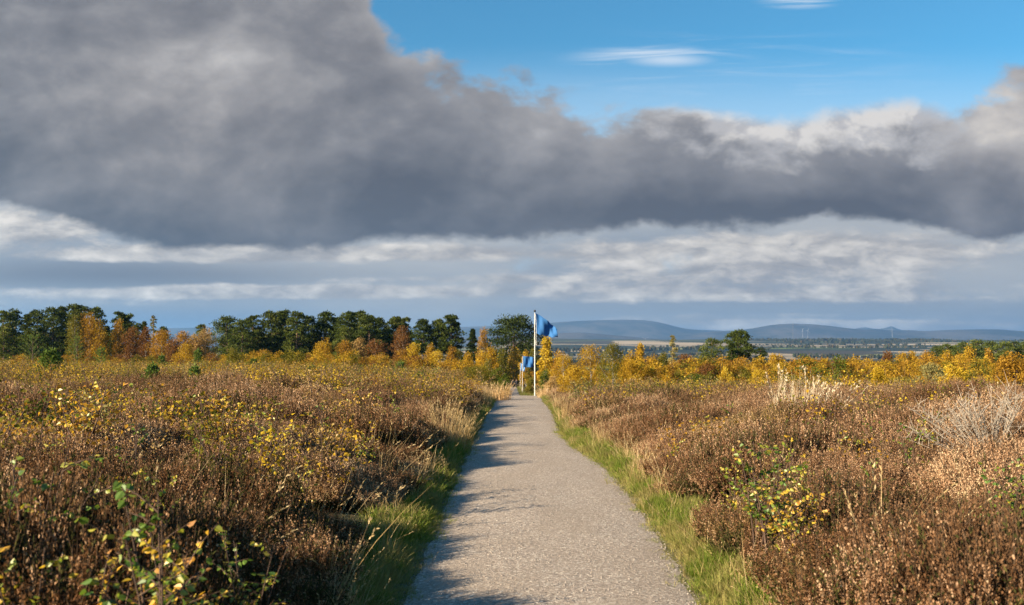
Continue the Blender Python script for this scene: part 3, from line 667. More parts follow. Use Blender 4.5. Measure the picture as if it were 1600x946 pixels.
# (x pixel of the crown, y pixel of the top, half width in pixels, metres away, crown base, shape, label)
PINES = [
 (8, 482, 17, 225, .10, 'dome', 'dark pine crown cut by the left edge of the photo'),
 (27, 480, 13, 240, .2, 'tall', 'slim dark pine just right of the one cut by the left edge'),
 (43, 486, 14, 236, .15, 'cone', 'narrow spire topped dark pine left of the flat topped crown'),
 (62, 481, 18, 236, .25, 'dome', 'flat topped pine rising behind the bright green young conifer'),
 (84, 477, 17, 230, .12, 'dome', 'broad grey green pine with layered branches right of the flat topped one'),
 (98, 475, 13, 244, .3, 'tall', 'pine with a spiky top beside the tallest pines at far left'),
 (117, 472, 15, 238, .3, 'tall', 'tallest pine of the left wood, its twin tips highest on the skyline'),
 (132, 474, 13, 246, .3, 'tall', 'second tallest pine, behind the olive gold birch at left'),
 (152, 477, 16, 236, .2, 'dome', 'dark pine sloping down on the right end of the left wood'),
 (168, 505, 12, 232, .05, 'cone', 'low dark conifer filling the gap right of the left wood'),
 (186, 484, 12, 230, .42, 'tall', 'lone slender pine with sky left of its top, over an amber birch'),
 (199, 488, 11, 238, .45, 'tall', 'leaning pine twin, right of the lone slender pine'),
 (213, 502, 9, 236, .3, 'tall', 'short pine showing only its tip above russet birches'),
 (226, 498, 9, 245, .25, 'cone', 'pointed conifer left of the spindly larch'),
 (257, 507, 8, 250, .3, 'tall', 'small dark pine tip right of the spindly larch'),
 (315, 503, 9, 255, .3, 'dome', 'small dark pine alone in the sky gap before the main pine wood'),
 (357, 492, 22, 228, .05, 'dome', 'big round pine forming the left shoulder of the main pine wood'),
 (378, 497, 18, 220, .12, 'dome', 'dark pine nestled right of the left shoulder pine'),
 (394, 489, 15, 236, .25, 'dome', 'pine whose rounded top stands between the shoulder and the high double crown'),
 (425, 483, 17, 236, .3, 'dome', 'left half of the high double crown in the main pine wood'),
 (440, 481, 15, 240, .3, 'tall', 'right half of the high double crown in the main pine wood'),
 (465, 484, 16, 232, .3, 'dome', 'sunlit olive pine with a conical head just right of the double crown'),
 (484, 490, 14, 238, .3, 'tall', 'dark narrow pine in the middle of the main pine wood'),
 (505, 484, 17, 236, .3, 'dome', 'wide pine with a peaked top near the middle of the main wood'),
 (524, 492, 14, 246, .25, 'tall', 'dark recessed pine between two wide crowns in the main wood'),
 (545, 484, 17, 234, .3, 'dome', 'leafy round pine above the amber birches in the main wood'),
 (563, 483, 15, 240, .35, 'dome', 'highest pine of the right part of the main wood'),
 (540, 508, 18, 215, .2, 'dome', 'lower light olive pine in front of the main wood above golden birches'),
 (577, 489, 16, 232, .3, 'dome', 'pine with a jagged right side next to the highest right part'),
 (596, 494, 14, 240, .25, 'tall', 'dark pine behind the brown birch at the right of the main wood'),
 (613, 491, 14, 236, .3, 'tall', 'double tipped pine at the right end of the main wood'),
 (632, 493, 11, 240, .35, 'tall', 'last pine of the main wood, above the russet brown tree'),
 (662, 496, 15, 230, .42, 'dome', 'round headed pine standing apart right of the russet tree'),
 (688, 496, 13, 230, .45, 'dome', 'left pine of the close pair with sky between bare trunks'),
 (707, 489, 16, 230, .40, 'dome', 'taller right pine of the close pair with sky between bare trunks'),
 (738, 510, 16, 226, .10, 'cone', 'dark pointed spruce left of the big round pine by the path'),
 (803, 492, 45, 248, .08, 'dome', 'big broad round pine standing alone left of the tall flagpole'),
 (1111, 526, 20, 175, .12, 'dome', 'round bushy pine left of the tall bare trunked pine at right'),
 (1153, 514, 21, 180, .52, 'dome', 'tall pine with bare forked trunks and an open flat crown'),
 (1143, 531, 15, 170, .10, 'cone', 'pale green conifer in front of the bare trunked pine'),
 (1188, 541, 14, 172, .15, 'dome', 'small dark pine right of the bare trunked pine'),
 (1462, 538, 15, 310, .1, 'dome', 'leftmost low pine of the dark wood at far right'),
 (1481, 534, 15, 310, .15, 'dome', 'second pine of the far right wood rising over golden birches'),
 (1503, 531, 15, 305, .15, 'dome', 'round pine third from the left in the far right wood'),
 (1525, 528, 16, 305, .2, 'dome', 'highest pine of the far right wood'),
 (1546, 530, 15, 310, .2, 'dome', 'pine just right of the highest one in the far right wood'),
 (1566, 531, 16, 300, .15, 'dome', 'broad dark pine above a pale amber birch in the far right wood'),
 (1586, 530, 15, 305, .15, 'dome', 'dark pine near the right edge of the photo'),
 (1604, 531, 17, 300, .15, 'dome', 'dark pine cut by the right edge of the photo'),
]
for i, (px, py, hw, Y, cb, sh, lab) in enumerate(PINES):
    loc, H = place(px, py+4, Y); W = hw/F*Y*(1.55 if px < 640 or px > 1400 else 1.3); cb = max(.06, cb-(.14 if px < 640 or px > 1400 else .05))
    grp = 'pines of the left wood' if px < 340 else 'pines of the main wood' if px < 640 else 'pines of the far right wood' if px > 1400 else 'separate pines'
    pine_tree(loc, H, W, lab, 300+i, cb, sh, grp, M_spruce if px == 803 or 'spruce' in lab or 'dark conifer' in lab or 'small dark pine right' in lab else M_pine, fill=.85 if px > 1400 or px < 340 else 1., npad=210 if px == 803 else None)
loc, H = place(240, 492, 236); pine_tree(loc, H, 1.5, 'spindly larch with sparse bent top above the russet birches at left', 380, .5, 'cone', 'larches', ML['olive'], 16, 'larch_tree', 'larch', .35)
loc, H = place(1051, 523, 190); pine_tree(loc, H, 2.0, 'pale yellow green pointed larch against the blue hills', 381, .08, 'cone', 'larches', ML['pale'], 40, 'larch_tree', 'larch', .6)

BIRCHES = [  # x, top y, half width, distance, colour, pointedness, label
 (118, 492, 13, 205, 'olive', .4, 'olive gold birch with rounded top in front of the tallest left pines'),
 (140, 488, 17, 205, 'amber', .4, 'tall amber and green birch right of the olive gold one'),
 (158, 500, 12, 205, 'gold', .4, 'golden birch below the pine slope at the right end of the left wood'),
 (184, 500, 10, 206, 'amber', .4, 'amber birch under the lone slender pine'),
 (205, 512, 13, 200, 'russet', .3, 'dull russet birch beneath the short pine tip'),
 (228, 512, 12, 205, 'russet', .3, 'brown birch below the spindly larch'),
 (253, 515, 18, 195, 'amber', .3, 'wide round amber birch right of the spindly larch'),
 (285, 517, 14, 200, 'amber', .3, 'orange brown birch in the dip of the skyline'),
 (270, 531, 12, 180, 'russet', .3, 'brownish birch low in front of the wide round amber one'),
 (302, 524, 12, 205, 'tan', .3, 'dull tan birch left of the pale orange one'),
 (322, 515, 15, 205, 'tan', .3, 'pale orange birch touching the big round shoulder pine'),
 (290, 538, 15, 165, 'gold', .2, 'bright dome shaped golden birch below the skyline dip'),
 (331, 552, 10, 165, 'russet', .2, 'small brown birch left of the yellow one before the shoulder pine'),
 (364, 545, 11, 160, 'olive', .5, 'yellow green birch at the foot of the shoulder pine'),
 (412, 547, 16, 165, 'amber', .3, 'tan amber birch at the foot of the high double crown'),
 (462, 556, 16, 150, 'olive', .1, 'low rounded olive yellow bush before the main wood'),
 (484, 552, 11, 160, 'gold', .3, 'small gold birch right of the olive yellow bush'),
 (506, 532, 16, 165, 'gold', .4, 'upright golden birch below the wide peaked pine'),
 (540, 532, 15, 165, 'amber', .3, 'wide amber birch directly under the light olive pine'),
 (562, 528, 12, 165, 'tan', .5, 'slender pale amber birch rising highest in the row before the main wood'),
 (586, 532, 20, 170, 'russet', .2, 'broad reddish brown birch at the right of the main wood'),
 (592, 553, 15, 140, 'amber', .3, 'honey coloured birch in front of the broad reddish brown one'),
 (633, 511, 14, 205, 'russet', .1, 'round dark russet tree at the right end of the main wood'),
 (628, 546, 13, 160, 'amber', .3, 'amber birch leaning left of the bright yellow one'),
 (648, 536, 12, 160, 'yellow', .4, 'bright yellow birch right of the russet tree'),
 (672, 538, 9, 165, 'gold', .4, 'narrow orange gold birch beside the bright yellow one'),
 (686, 548, 12, 150, 'yellow', .3, 'low yellow birch at the foot of the close pine pair'),
 (705, 542, 9, 155, 'amber', .4, 'slim amber birch under the taller pine of the pair'),
 (718, 545, 8, 160, 'olive', .4, 'thin olive birch between the pine pair and the spruce'),
 (754, 512, 9, 222, 'amber', .3, 'orange brown tree showing behind the pointed spruce'),
 (733, 550, 9, 140, 'gold', .4, 'golden birch in front of the spruce base'),
 (752, 549, 11, 130, 'gold', .3, 'yellow gold birch left of the tallest golden one by the path'),
 (768, 543, 12, 135, 'gold', .3, 'tallest golden birch under the left side of the big round pine'),
 (786, 546, 9, 200, 'olive', .5, 'slim olive yellow birch under the middle of the big round pine'),
 (801, 544, 12, 232, 'gold', .4, 'drooping golden birch straight above the two far flags'),
 (822, 549, 8, 224, 'gold', .4, 'gold birch touching the left of the tall flagpole'),
 (832, 545, 8, 205, 'olive', .4, 'olive birch half hidden behind the tall flagpole'),
 (853, 527, 12, 125, 'yellow', .8, 'tall pointed yellow birch just right of the tall flagpole'),
 (872, 551, 11, 120, 'amber', .3, 'amber birch behind the golden shrubs right of the flagpole'),
 (1000, 537, 9, 120, 'gold', .9, 'sharply pointed golden birch between the shrubs and the larch'),
 (982, 552, 12, 115, 'gold', .3, 'rounded gold birch left of the sharply pointed one'),
 (1020, 555, 12, 118, 'gold', .3, 'gold birch between the sharply pointed one and the larch'),
 (1036, 551, 9, 125, 'olive', .4, 'olive tinted birch just left of the larch'),
 (1072, 553, 11, 150, 'russet', .2, 'reddish birch right of the larch'),
 (1064, 561, 12, 125, 'amber', .3, 'low amber birch right under the larch'),
 (1092, 560, 12, 125, 'gold', .3, 'gold birch at the foot of the round bushy pine'),
 (1127, 562, 13, 120, 'gold', .2, 'yellow gold birch under the pale green conifer'),
 (1155, 568, 12, 120, 'olive', .2, 'olive yellow birch under the bare trunked pine'),
 (1176, 563, 13, 125, 'gold', .2, 'gold birch under the small dark pine at right'),
 (1208, 552, 10, 135, 'gold', .7, 'first pointed gold birch right of the small dark pine'),
 (1223, 555, 10, 135, 'gold', .7, 'second pointed gold birch right of the small dark pine'),
 (1243, 564, 14, 130, 'amber', .3, 'wide orange amber birch below the pale fields'),
 (1266, 562, 11, 135, 'amber', .3, 'amber birch left of the bright yellow tipped one'),
 (1288, 561, 9, 125, 'yellow', .5, 'bright yellow narrow birch below the pale fields'),
 (1310, 566, 11, 135, 'russet', .3, 'brownish birch right of the bright yellow narrow one'),
 (1332, 563, 13, 130, 'gold', .3, 'gold birch under the left end of the dark valley wood'),
 (1355, 560, 12, 130, 'gold', .3, 'gold birch with a rounded shiny top left of the reddish one'),
 (1389, 549, 9, 150, 'russet', .7, 'slim reddish brown birch rising against the pale fields'),
 (1380, 572, 13, 120, 'amber', .2, 'low amber birch in front of the slim reddish one'),
 (1409, 550, 10, 140, 'gold', .4, 'left one of the golden pair against the pale fields'),
 (1424, 549, 9, 140, 'gold', .4, 'right one of the golden pair against the pale fields'),
 (1447, 549, 14, 150, 'amber', .3, 'amber birch at the left foot of the far right wood'),
 (1425, 572, 18, 112, 'amber', .1, 'broad brownish gold birch low before the golden pair'),
 (1480, 549, 11, 140, 'gold', .4, 'gold birch in front of the second pine of the far right wood'),
 (1496, 552, 10, 138, 'amber', .4, 'orange amber birch left of the tallest birch at far right'),
 (1514, 543, 12, 135, 'gold', .6, 'tallest gold birch in front of the far right wood'),
 (1528, 566, 13, 115, 'amber', .2, 'lower dull amber birch right of the tallest at far right'),
 (1548, 545, 9, 135, 'amber', .6, 'pale amber pointed birch before the broad dark pine'),
 (1574, 558, 14, 130, 'amber', .2, 'amber birch near the right edge before the dark pines'),
 (1600, 566, 14, 120, 'amber', .2, 'amber birch cut by the right edge of the photo'),
]
for i, (px, py, hw, Y, col, pt, lab) in enumerate(BIRCHES):
    loc, H = place(px, py, Y)
    birch_tree(loc, H, hw/F*Y*1.6, lab, 500+i, col, 'birches before the woods' if px < 760 else 'birches near the path' if px < 900 else 'birches of the right hollow', point=pt, dens=1.15)

SHRUBS = [  # x, top y, half width, distance, colour, label
 (747, 577, 30, 62, 'olive', 'olive green leafy bush left of the path behind the hay tussock'),
 (716, 583, 22, 66, 'tan', 'tan speckled bush left of the olive green one by the path'),
 (776, 582, 16, 84, 'green', 'dark green bush overhanging the far left edge of the path'),
 (790, 590, 8, 104, 'green', 'small dark green bush beside the walkers'),
 (765, 567, 14, 108, 'olive', 'olive bush under the tallest golden birch by the path'),
 (829, 594, 11, 118, 'olive', 'olive gold bush between the two flagpoles by the path'),
 (851, 583, 14, 96, 'green', 'dark olive bush right behind the tall flagpole'),
 (880, 560, 20, 70, 'gold', 'golden bush behind the tan verge right of the flagpole'),
 (865, 593, 17, 58, 'tan', 'orange tan bush at the right edge of the path by the small post'),
 (896, 575, 26, 54, 'gold', 'bright gold leafy shrub nearest the path on the right'),
 (924, 548, 27, 58, 'gold', 'large gold shrub with a ragged top right of the flagpole'),
 (957, 544, 25, 56, 'olive', 'tallest golden green shrub with loose sprays at its top'),
 (985, 570, 26, 55, 'gold', 'gold shrub sloping down right of the tallest golden green one'),
 (1012, 580, 22, 56, 'amber', 'amber shrub at the right end of the big shrub thicket'),
 (1043, 590, 17, 60, 'gold', 'small gold shrub with loose leaves beyond the thicket'),
 (1085, 588, 26, 88, 'green', 'low green bush along the far edge of the right heather'),
 (1110, 587, 14, 80, 'olive', 'olive bush left of the bright orange one'),
 (1134, 581, 13, 82, 'yellow', 'small bright orange yellow bush on the far heather edge'),
 (1183, 583, 15, 66, 'yellow', 'pale yellow leafy shrub on the far heather edge at right'),
 (1165, 583, 18, 90, 'olive', 'olive gold bush left of the pale yellow leafy shrub'),
 (1235, 590, 26, 76, 'olive', 'wide olive bush along the heather edge below the amber birches'),
 (1372, 581, 15, 52, 'yellow', 'yellow leafy shrub above a dark heather mound'),
 (1300, 592, 22, 84, 'green', 'dull green bush below the bright yellow narrow birch'),
 (1405, 592, 24, 78, 'olive', 'olive green bush right of the yellow leafy shrub'),
 (1456, 575, 24, 42, 'pale', 'pale speckled shrub with loose yellow leaves at right'),
 (1488, 577, 20, 40, 'yellow', 'yellow leafy shrub right of the pale speckled one'),
 (1585, 563, 30, 34, 'amber', 'orange brown leafy shrub at the right edge of the photo'),
 (1545, 592, 20, 38, 'gold', 'loose gold shrub left of the orange brown one at the right edge'),
]
for i, (px, py, hw, Y, col, lab) in enumerate(SHRUBS):
    loc, H = place(px, py, Y); H = min(H*1.12, 4.4)
    birch_tree(loc, H, hw/F*Y*1.25, lab, 700+i, col, 'leafy shrubs beside the heather', 'shrub', 'shrub', .1, leaf=.062 if Y < 75 else .10, dens=3.0 if Y < 75 else 1.3, cb=.04)

def young_pine(loc, H, W, label, seed):
    g = np.random.default_rng(seed); T = thing('young_pine', loc, label, 'young pine', 'young pines in the heather')
    tk = MB(); cr = MB(); tk.tube([[0, 0, -.2], [0, 0, H*.5], [0, 0, H*.97]], [.02*H+.01, .012*H+.006, .008], 5)
    nw = 9
    for i in range(nw):
        u = i/nw; h = H*(.08+.84*u)
        for b in range(6 if u < .8 else 4):
            a = b*1.05+i*.5+g.uniform(-.3, .3); L = W*(1-u)**.75*g.uniform(.75, 1.15)+.06*H*.5
            o = np.array([math.cos(a), math.sin(a), .55+.5*u]); e = np.array([0, 0, h])+o*L
            tk.tube([[0, 0, h], e], [.008*H*.6, .004], 3)
            k = 34; s = g.uniform(.2, 1.05, k)[:, None]; q = np.array([0, 0, h])+(e-np.array([0, 0, h]))*s+g.normal(size=(k, 3))*.025*H*.5
            cr.kites(q, unit(o)+g.normal(size=(k, 3))*.65+[0, 0, .3], np.clip(.075*H, .06, .16), np.clip(.03*H, .018, .06), 0, np.clip(g.normal(.5, .2, k), 0, 1), g)
    k = 26; q = np.stack([g.normal(size=k)*.012*H, g.normal(size=k)*.012*H, H*g.uniform(.85, 1.0, k)], -1)
    cr.kites(q, np.array([0, 0, 1.])+g.normal(size=(k, 3))*.45, np.clip(.075*H, .06, .16), np.clip(.03*H, .018, .05), 0, g.uniform(.4, 1, k), g)
    link('trunk', tk.mesh('trunk', [M_bark]), T); link('crown', cr.mesh('crown', [M_young]), T)
for i, (px, py, hw, Y, lab) in enumerate([
 (52, 514, 30, 150, 'largest bright green young conifer before the left wood'),
 (121, 519, 17, 150, 'second bright green young conifer right of the largest one'),
 (158, 541, 17, 130, 'low bushy young pine right of the second bright green conifer'),
 (80, 545, 26, 45, 'dark green young pine with upright shoots among gold scrub at far left'),
 (238, 567, 17, 36, 'blue green young pine standing alone in the left heather'),
 (305, 570, 15, 38, 'small young pine on a thin bare stem right of the blue green one'),
 (310, 543, 10, 90, 'slender light green young conifer before the golden dome birch'),
 (253, 553, 10, 95, 'faint green young conifer left of the slender light green one'),
 (396, 560, 15, 85, 'bright green young pine before the shoulder pine'),
 (488, 571, 12, 60, 'small grey green young pine in scrub below the gold birches'),
 (625, 566, 15, 80, 'bright green young pine under the honey coloured birch'),
 (655, 582, 18, 46, 'bushy green young pine nearest the path on the left'),
 (684, 575, 16, 85, 'yellow green young pine under the low yellow birch'),
 (170, 598, 14, 30, 'low spreading young pine in heather left of the blue green one'),
 (115, 630, 12, 20, 'tiny pale green young pine in the left foreground heather'),
]):
    loc, H = place(px, py, Y); young_pine(loc, min(H, 6.5), hw/F*Y, lab, 800+i)

# scrub of knee high birch seedlings (nobody could count it)
def seedling(seed, H, W, mat, n=150, lf=.045):
    g = np.random.default_rng(seed); mb = MB()
    for i in range(7):
        a = g.uniform(0, 6.28); e = np.array([math.cos(a)*W*g.uniform(.3, 1), math.sin(a)*W*g.uniform(.3, 1), H*g.uniform(.6, 1.05)])
        mb.tube([[0, 0, -.05], e*[.3, .3, .5], e], [.008, .006, .003], 3, 1)
        k = n//7; s = g.uniform(.3, 1.02, k)[:, None]; q = e*s*np.array([1, 1, 1])+g.normal(size=(k, 3))*[W*.16, W*.16, H*.06]
        ln = lf*g.uniform(.6, 1.25, k); mb.kites(q, g.normal(size=(k, 3))+[0, 0, -.3], ln, ln*.8, 0, np.clip(g.normal(.5, .22, k), 0, 1), g, .12)
    return mb.mesh('seedling', [mat, M_twig])
scp = [seedling(900+i, .95, .42, ML[c_]) for i, c_ in enumerate(('tan', 'gold', 'yellow', 'olive', 'tan', 'amber', 'pale', 'green'))]
g = np.random.default_rng(99); n = 14000
y = 5+115*g.uniform(size=n)**1.0; x = g.uniform(-1, 1, n)*(.57*y+8); d = pdist(x, y)
dn = fbm(x/4.5, y/7., 97, 4)
left = x < 0
prob = np.where(left, .50, .26)*sstep(8, 12, y)*sstep(.42, .58, dn)+np.where(left, sstep(20, 46, y)*.9*sstep(.36, .56, dn+.12*sstep(40, 80, y)), sstep(30, 50, y)*.36*sstep(.46, .62, dn+.1*sstep(36, 60, y))) + .05*sstep(.52, .66, dn)
k = (d > .75) & (g.uniform(size=n) < prob) & ~((~left) & (y > 70)); x, y = x[k], y[k]; n = len(x)
s = g.uniform(.7, 1.35, n)*np.where(y > 60, 1.3, np.where(y < 26, .82, 1.))
scatter('birch_scrub', np.stack([x, y, ground(x, y)], -1), np.stack([g.normal(size=n)*.1, g.normal(size=n)*.1, g.uniform(0, 6.28, n)], -1), np.stack([s*1.2, s*1.2, s], -1),
        (np.clip(fbm(x/6., y/6., 98, 3)*12-2+g.normal(size=n)*1.6, 0, 7.9)).astype(np.int32), proto_collection('scrub_proto', scp),
        'low scrub of yellow and tan birch seedlings spread through the far heather', 'scrub')
print('scrub', n)

# the inside of the woods and the thicket under the birches, too dense to tell apart
def lump(seed, H, W, mat, n, lf, cb, up):
    g = np.random.default_rng(seed); mb = MB(); mb.tube([[0, 0, -.4], [0, 0, H*.5], [0, 0, H*.95]], [.012*H+.02, .008*H, .01], 5, 1)
    for i in range(14):
        u = (i+g.uniform())/14; a = g.uniform(0, 6.28); r = W*math.sqrt(g.uniform(.05, 1))*math.sqrt(max(.05, 1-((u-.3)/.74)**2))*.75
        c = np.array([math.cos(a)*r, math.sin(a)*r, H*(cb+(.95-cb)*u)]); k = n//14; dd = unit(g.normal(size=(k, 3)))
        q = c+dd*np.array([W*.42, W*.42, H*.12])*g.uniform(.3, 1, (k, 1)); ln = lf*g.uniform(.6, 1.3, k)
        mb.tube([[0, 0, max(.1, c[2]-r)], c], [.004*H, .01], 3, 1)
        mb.kites(q, dd*.5+[0, 0, up]+g.normal(size=(k, 3))*.6, ln, ln*.65, 0, np.clip(g.normal(.45+.13*g.normal(), .18, k), 0, 1), g)
    return mb.mesh('lump', [mat, M_twig])
def fill(name, rows, protos, label, cat, seed):
    g = np.random.default_rng(seed); P_ = []; S_ = []
    for (x0, x1, Y0, Y1, n, s0, s1) in rows:
        Y_ = g.uniform(Y0, Y1, n); X_ = (g.uniform(x0, x1, n)-800)/F*Y_; P_.append(np.stack([X_, Y_, ground(X_, Y_)], -1)); s = g.uniform(s0, s1, n); S_.append(np.stack([s*1.15, s*1.15, s], -1))
    P_ = np.concatenate(P_); S_ = np.concatenate(S_); kp = ~((pdist(P_[:, 0], P_[:, 1]) < 2.2) & (P_[:, 1] < 236)); P_ = P_[kp]; S_ = S_[kp]; n = len(P_)
    scatter(name, P_, np.stack([0*g.uniform(size=n)]*2+[g.uniform(0, 6.28, n)], -1), S_, np.clip(fbm(P_[:, 0]/9., P_[:, 1]/9., seed, 2)*12-2.4+g.normal(size=n)*1.2, 0, len(protos)-.01).astype(np.int32), proto_collection(name+'_proto', protos), label, cat)
fill('pine_wood', [(-60, 165, 238, 275, 70, .75, 1.05), (165, 345, 240, 280, 34, .35, .6), (352, 640, 236, 280, 90, .75, 1.05), (1450, 1680, 312, 345, 60, .8, 1.05), (640, 790, 236, 262, 26, .3, .5)],
     [lump(1500+i, 10.5, 2.6, (M_pine, M_spruce, M_pine)[i], 1500, .5, .06, .4) for i in range(3)], 'dark shaded inside of the pine woods behind the front trees', 'wood', 61)
fill('birch_thicket', [(-40, 345, 165, 215, 110, .55, 1.0), (345, 780, 135, 200, 150, .5, .95), (-40, 345, 120, 165, 60, .35, .6), (345, 770, 100, 150, 150, .5, .85), (1080, 1640, 84, 100, 70, .35, .55), (780, 960, 112, 165, 60, .5, .9), (960, 1640, 98, 150, 260, .6, 1.12)],
     [lump(1600+i, 3.6, 1.5, ML[k_], 1100, .17, .04, -.1) for i, k_ in enumerate(('olive', 'gold', 'amber', 'gold', 'russet', 'amber', 'green', 'gold', 'tan'))], 'tangled thicket of gold, amber and olive young birches under the taller trees', 'thicket', 62)
# ================================================================= foreground saplings, tussocks
def surf(px, py, h):                      # where the view ray through a pixel meets the canopy h metres above ground
    rx, ry, rz = ray(px, py); Y_ = 2.0
    while Y_ < 120:
        x, z = rx/ry*Y_, CAMH+rz/ry*Y_
        if z <= float(ground(x, Y_))+h: return x, Y_
        Y_ += .05
    return rx/ry*120, 120.
def sapling_mesh(seed, H, W, nb, lf):
    g = np.random.default_rng(seed); st = MB(); fo = MB(); q = []; dd = []
    for m_ in range(2+nb//6):
        a0 = g.uniform(0, 6.28); tip = np.array([math.cos(a0)*W*.45, math.sin(a0)*W*.45, H*g.uniform(.82, 1.02)])
        P = np.array([[0, 0, -.05], tip*[.25, .25, .35], tip*[.6, .6, .7], tip]); st.tube(P, [.007, .006, .004, .002], 4)
        for b in range(nb//2):
            u = g.uniform(.28, .95); s_ = np.array([np.interp(u, [0, .35, .7, 1], P[:, j]) for j in range(3)])
            a = g.uniform(0, 6.28); L = W*g.uniform(.35, .8)*(1.1-u*.5); e = s_+np.array([math.cos(a)*L, math.sin(a)*L, L*g.uniform(.2, .8)])
            md = (s_+e)/2+[0, 0, .08*L]; st.tube([s_, md, e], [.004, .003, .0015], 3)
            k = g.integers(5, 9)
            for j in range(k):
                w = (j+.6)/k; p = (s_*(1-w)**2+2*md*w*(1-w)+e*w*w); q.append(p); dd.append(np.array([g.normal()*.7, g.normal()*.7, -.5+g.normal()*.4])+(e-s_)/max(L, .01)*.6)
    q = np.array(q); k = len(q); ln = lf*g.uniform(.65, 1.2, k); base = g.uniform(.25, .75)
    fo.leaves(q, np.array(dd), ln, ln*.82, 0, np.clip(g.normal(base, .24, k), 0, 1), g)
    return st, fo
SP = []
for i in range(6):
    st, fo = sapling_mesh(1000+i, (.95, 1.05, .85, 1.1, .9, 1.0)[i], (.34, .42, .30, .38, .46, .26)[i], (12, 15, 10, 14, 18, 9)[i], .038)
    SP.append((st.mesh('stem', [M_twig]), fo.mesh('foliage', [M_sapg if i % 2 else M_sap])))
SAPS = [  # x, y of the middle of the leafy part, scale, kind, label
 (40, 760, 1.05, 1, 'leafy green and yellow sapling by the left edge, arching over the heather'),
 (85, 700, .8, 0, 'small yellow sapling near the left edge above the arching one'),
 (20, 655, .9, 4, 'orange and yellow sapling at the left edge in the middle distance'),
 (15, 835, .85, 3, 'green leaved sapling low at the left edge'),
 (193, 812, .75, 0, 'bright orange topped sapling on a single upright stem at left'),
 (165, 735, .7, 2, 'scattered yellow sapling above the orange topped one'),
 (215, 685, .9, 5, 'yellow green sapling in sunny heather left of centre'),
 (232, 770, .65, 1, 'sparse green sapling between the orange topped one and the bottom thicket'),
 (290, 862, .95, 4, 'leafy mixed green sapling in the bottom left thicket'),
 (340, 900, 1.0, 3, 'dense green and yellow sapling at the bottom edge left of centre'),
 (385, 880, .8, 1, 'green sapling at the right end of the bottom left thicket'),
 (255, 915, .8, 2, 'golden sapling at the bottom edge in the left thicket'),
 (60, 905, .8, 0, 'dim yellow sapling in the bottom left corner'),
 (410, 655, 1.0, 0, 'yellow leaved sapling amid left heather in the middle distance'),
 (500, 645, 1.0, 5, 'thin pale yellow sapling left of the shadowed heather hollow'),
 (520, 665, .8, 2, 'golden sapling beside the thin pale yellow one'),
 (340, 630, 1.1, 4, 'orange leaved sapling in left heather above the middle'),
 (395, 622, 1.1, 2, 'glowing orange sapling farther back in the left heather'),
 (475, 720, .6, 2, 'little orange leaved sapling close to the dark hollow at left'),
 (570, 690, .7, 0, 'small golden sapling near the left tussock'),
 (300, 700, .7, 5, 'faint yellow green sapling in open heather at left'),
 (600, 625, 1.1, 0, 'yellow sapling in left heather before the path narrows'),
 (545, 610, 1.2, 4, 'tan yellow sapling far back in the left heather'),
 (130, 610, 1.3, 4, 'orange yellow sapling below the left young pines'),
 (1180, 735, 1.05, 1, 'large yellow green sapling thicket in the right foreground'),
 (1215, 705, .9, 0, 'yellow sapling rising behind the large right thicket'),
 (1130, 770, .9, 3, 'green and gold sapling nearest the path on the right'),
 (1105, 745, .7, 0, 'round leaved golden sapling by the right verge'),
 (1240, 775, .8, 4, 'orange yellow sapling right of the large right thicket'),
 (1200, 690, .8, 5, 'upright yellow sapling below the pale tussock'),
 (1290, 765, .75, 2, 'small orange sapling in the right foreground heather'),
 (1570, 775, .8, 3, 'green yellow leaved sapling at the right edge'),
 (1590, 745, .7, 1, 'second green sapling at the right edge, above the other'),
 (1310, 690, .75, 0, 'single yellow sapling right of the pale tussock'),
 (1430, 680, .9, 5, 'yellow green sapling in the middle of the right heather'),
 (1455, 665, .9, 0, 'yellow sapling left of the grey leafless shrub'),
 (1240, 625, 1.0, 4, 'orange sapling behind the pale tussock'),
 (1150, 640, 1.0, 5, 'yellow speckled sapling left of the pale tussock'),
 (1090, 650, .9, 2, 'low yellow sapling in dark heather right of the path'),
 (1020, 690, .6, 2, 'tiny orange leaved sapling near the right verge'),
 (1350, 735, .6, 5, 'sparse yellow green sapling in a dark hollow on the right'),
 (1270, 730, .7, 0, 'yellow leaved sapling just below the pale tussock'),
 (1080, 810, .55, 2, 'low orange leaved sapling touching the right verge'),
]
LEAFY = {(40, 760), (290, 862), (340, 900), (1180, 735), (1130, 770), (385, 880)}
for i, (px, py, s, k, lab) in enumerate(SAPS):
    g = np.random.default_rng(1100+i); x, y_ = surf(px, py, .78*max(s, .8))
    if pdist(x, y_) < .45: x = (float(pr(y_))+.6) if x > .3 else float(pl(y_))-.6
    T = thing('birch_sapling', (x, y_, float(ground(x, y_))), lab, 'sapling', 'birch saplings in the heather', g.uniform(0, 6.28)); T.scale = (s*1.1*(1.05 if (px, py) in LEAFY else 1), s*1.1*(1.05 if (px, py) in LEAFY else 1), max(s, .8)*1.0)
    T.rotation_euler.x = g.normal()*.12; T.rotation_euler.y = g.normal()*.12
    link('stem', SP[k][0], T); link('foliage', SP[k][1], T)

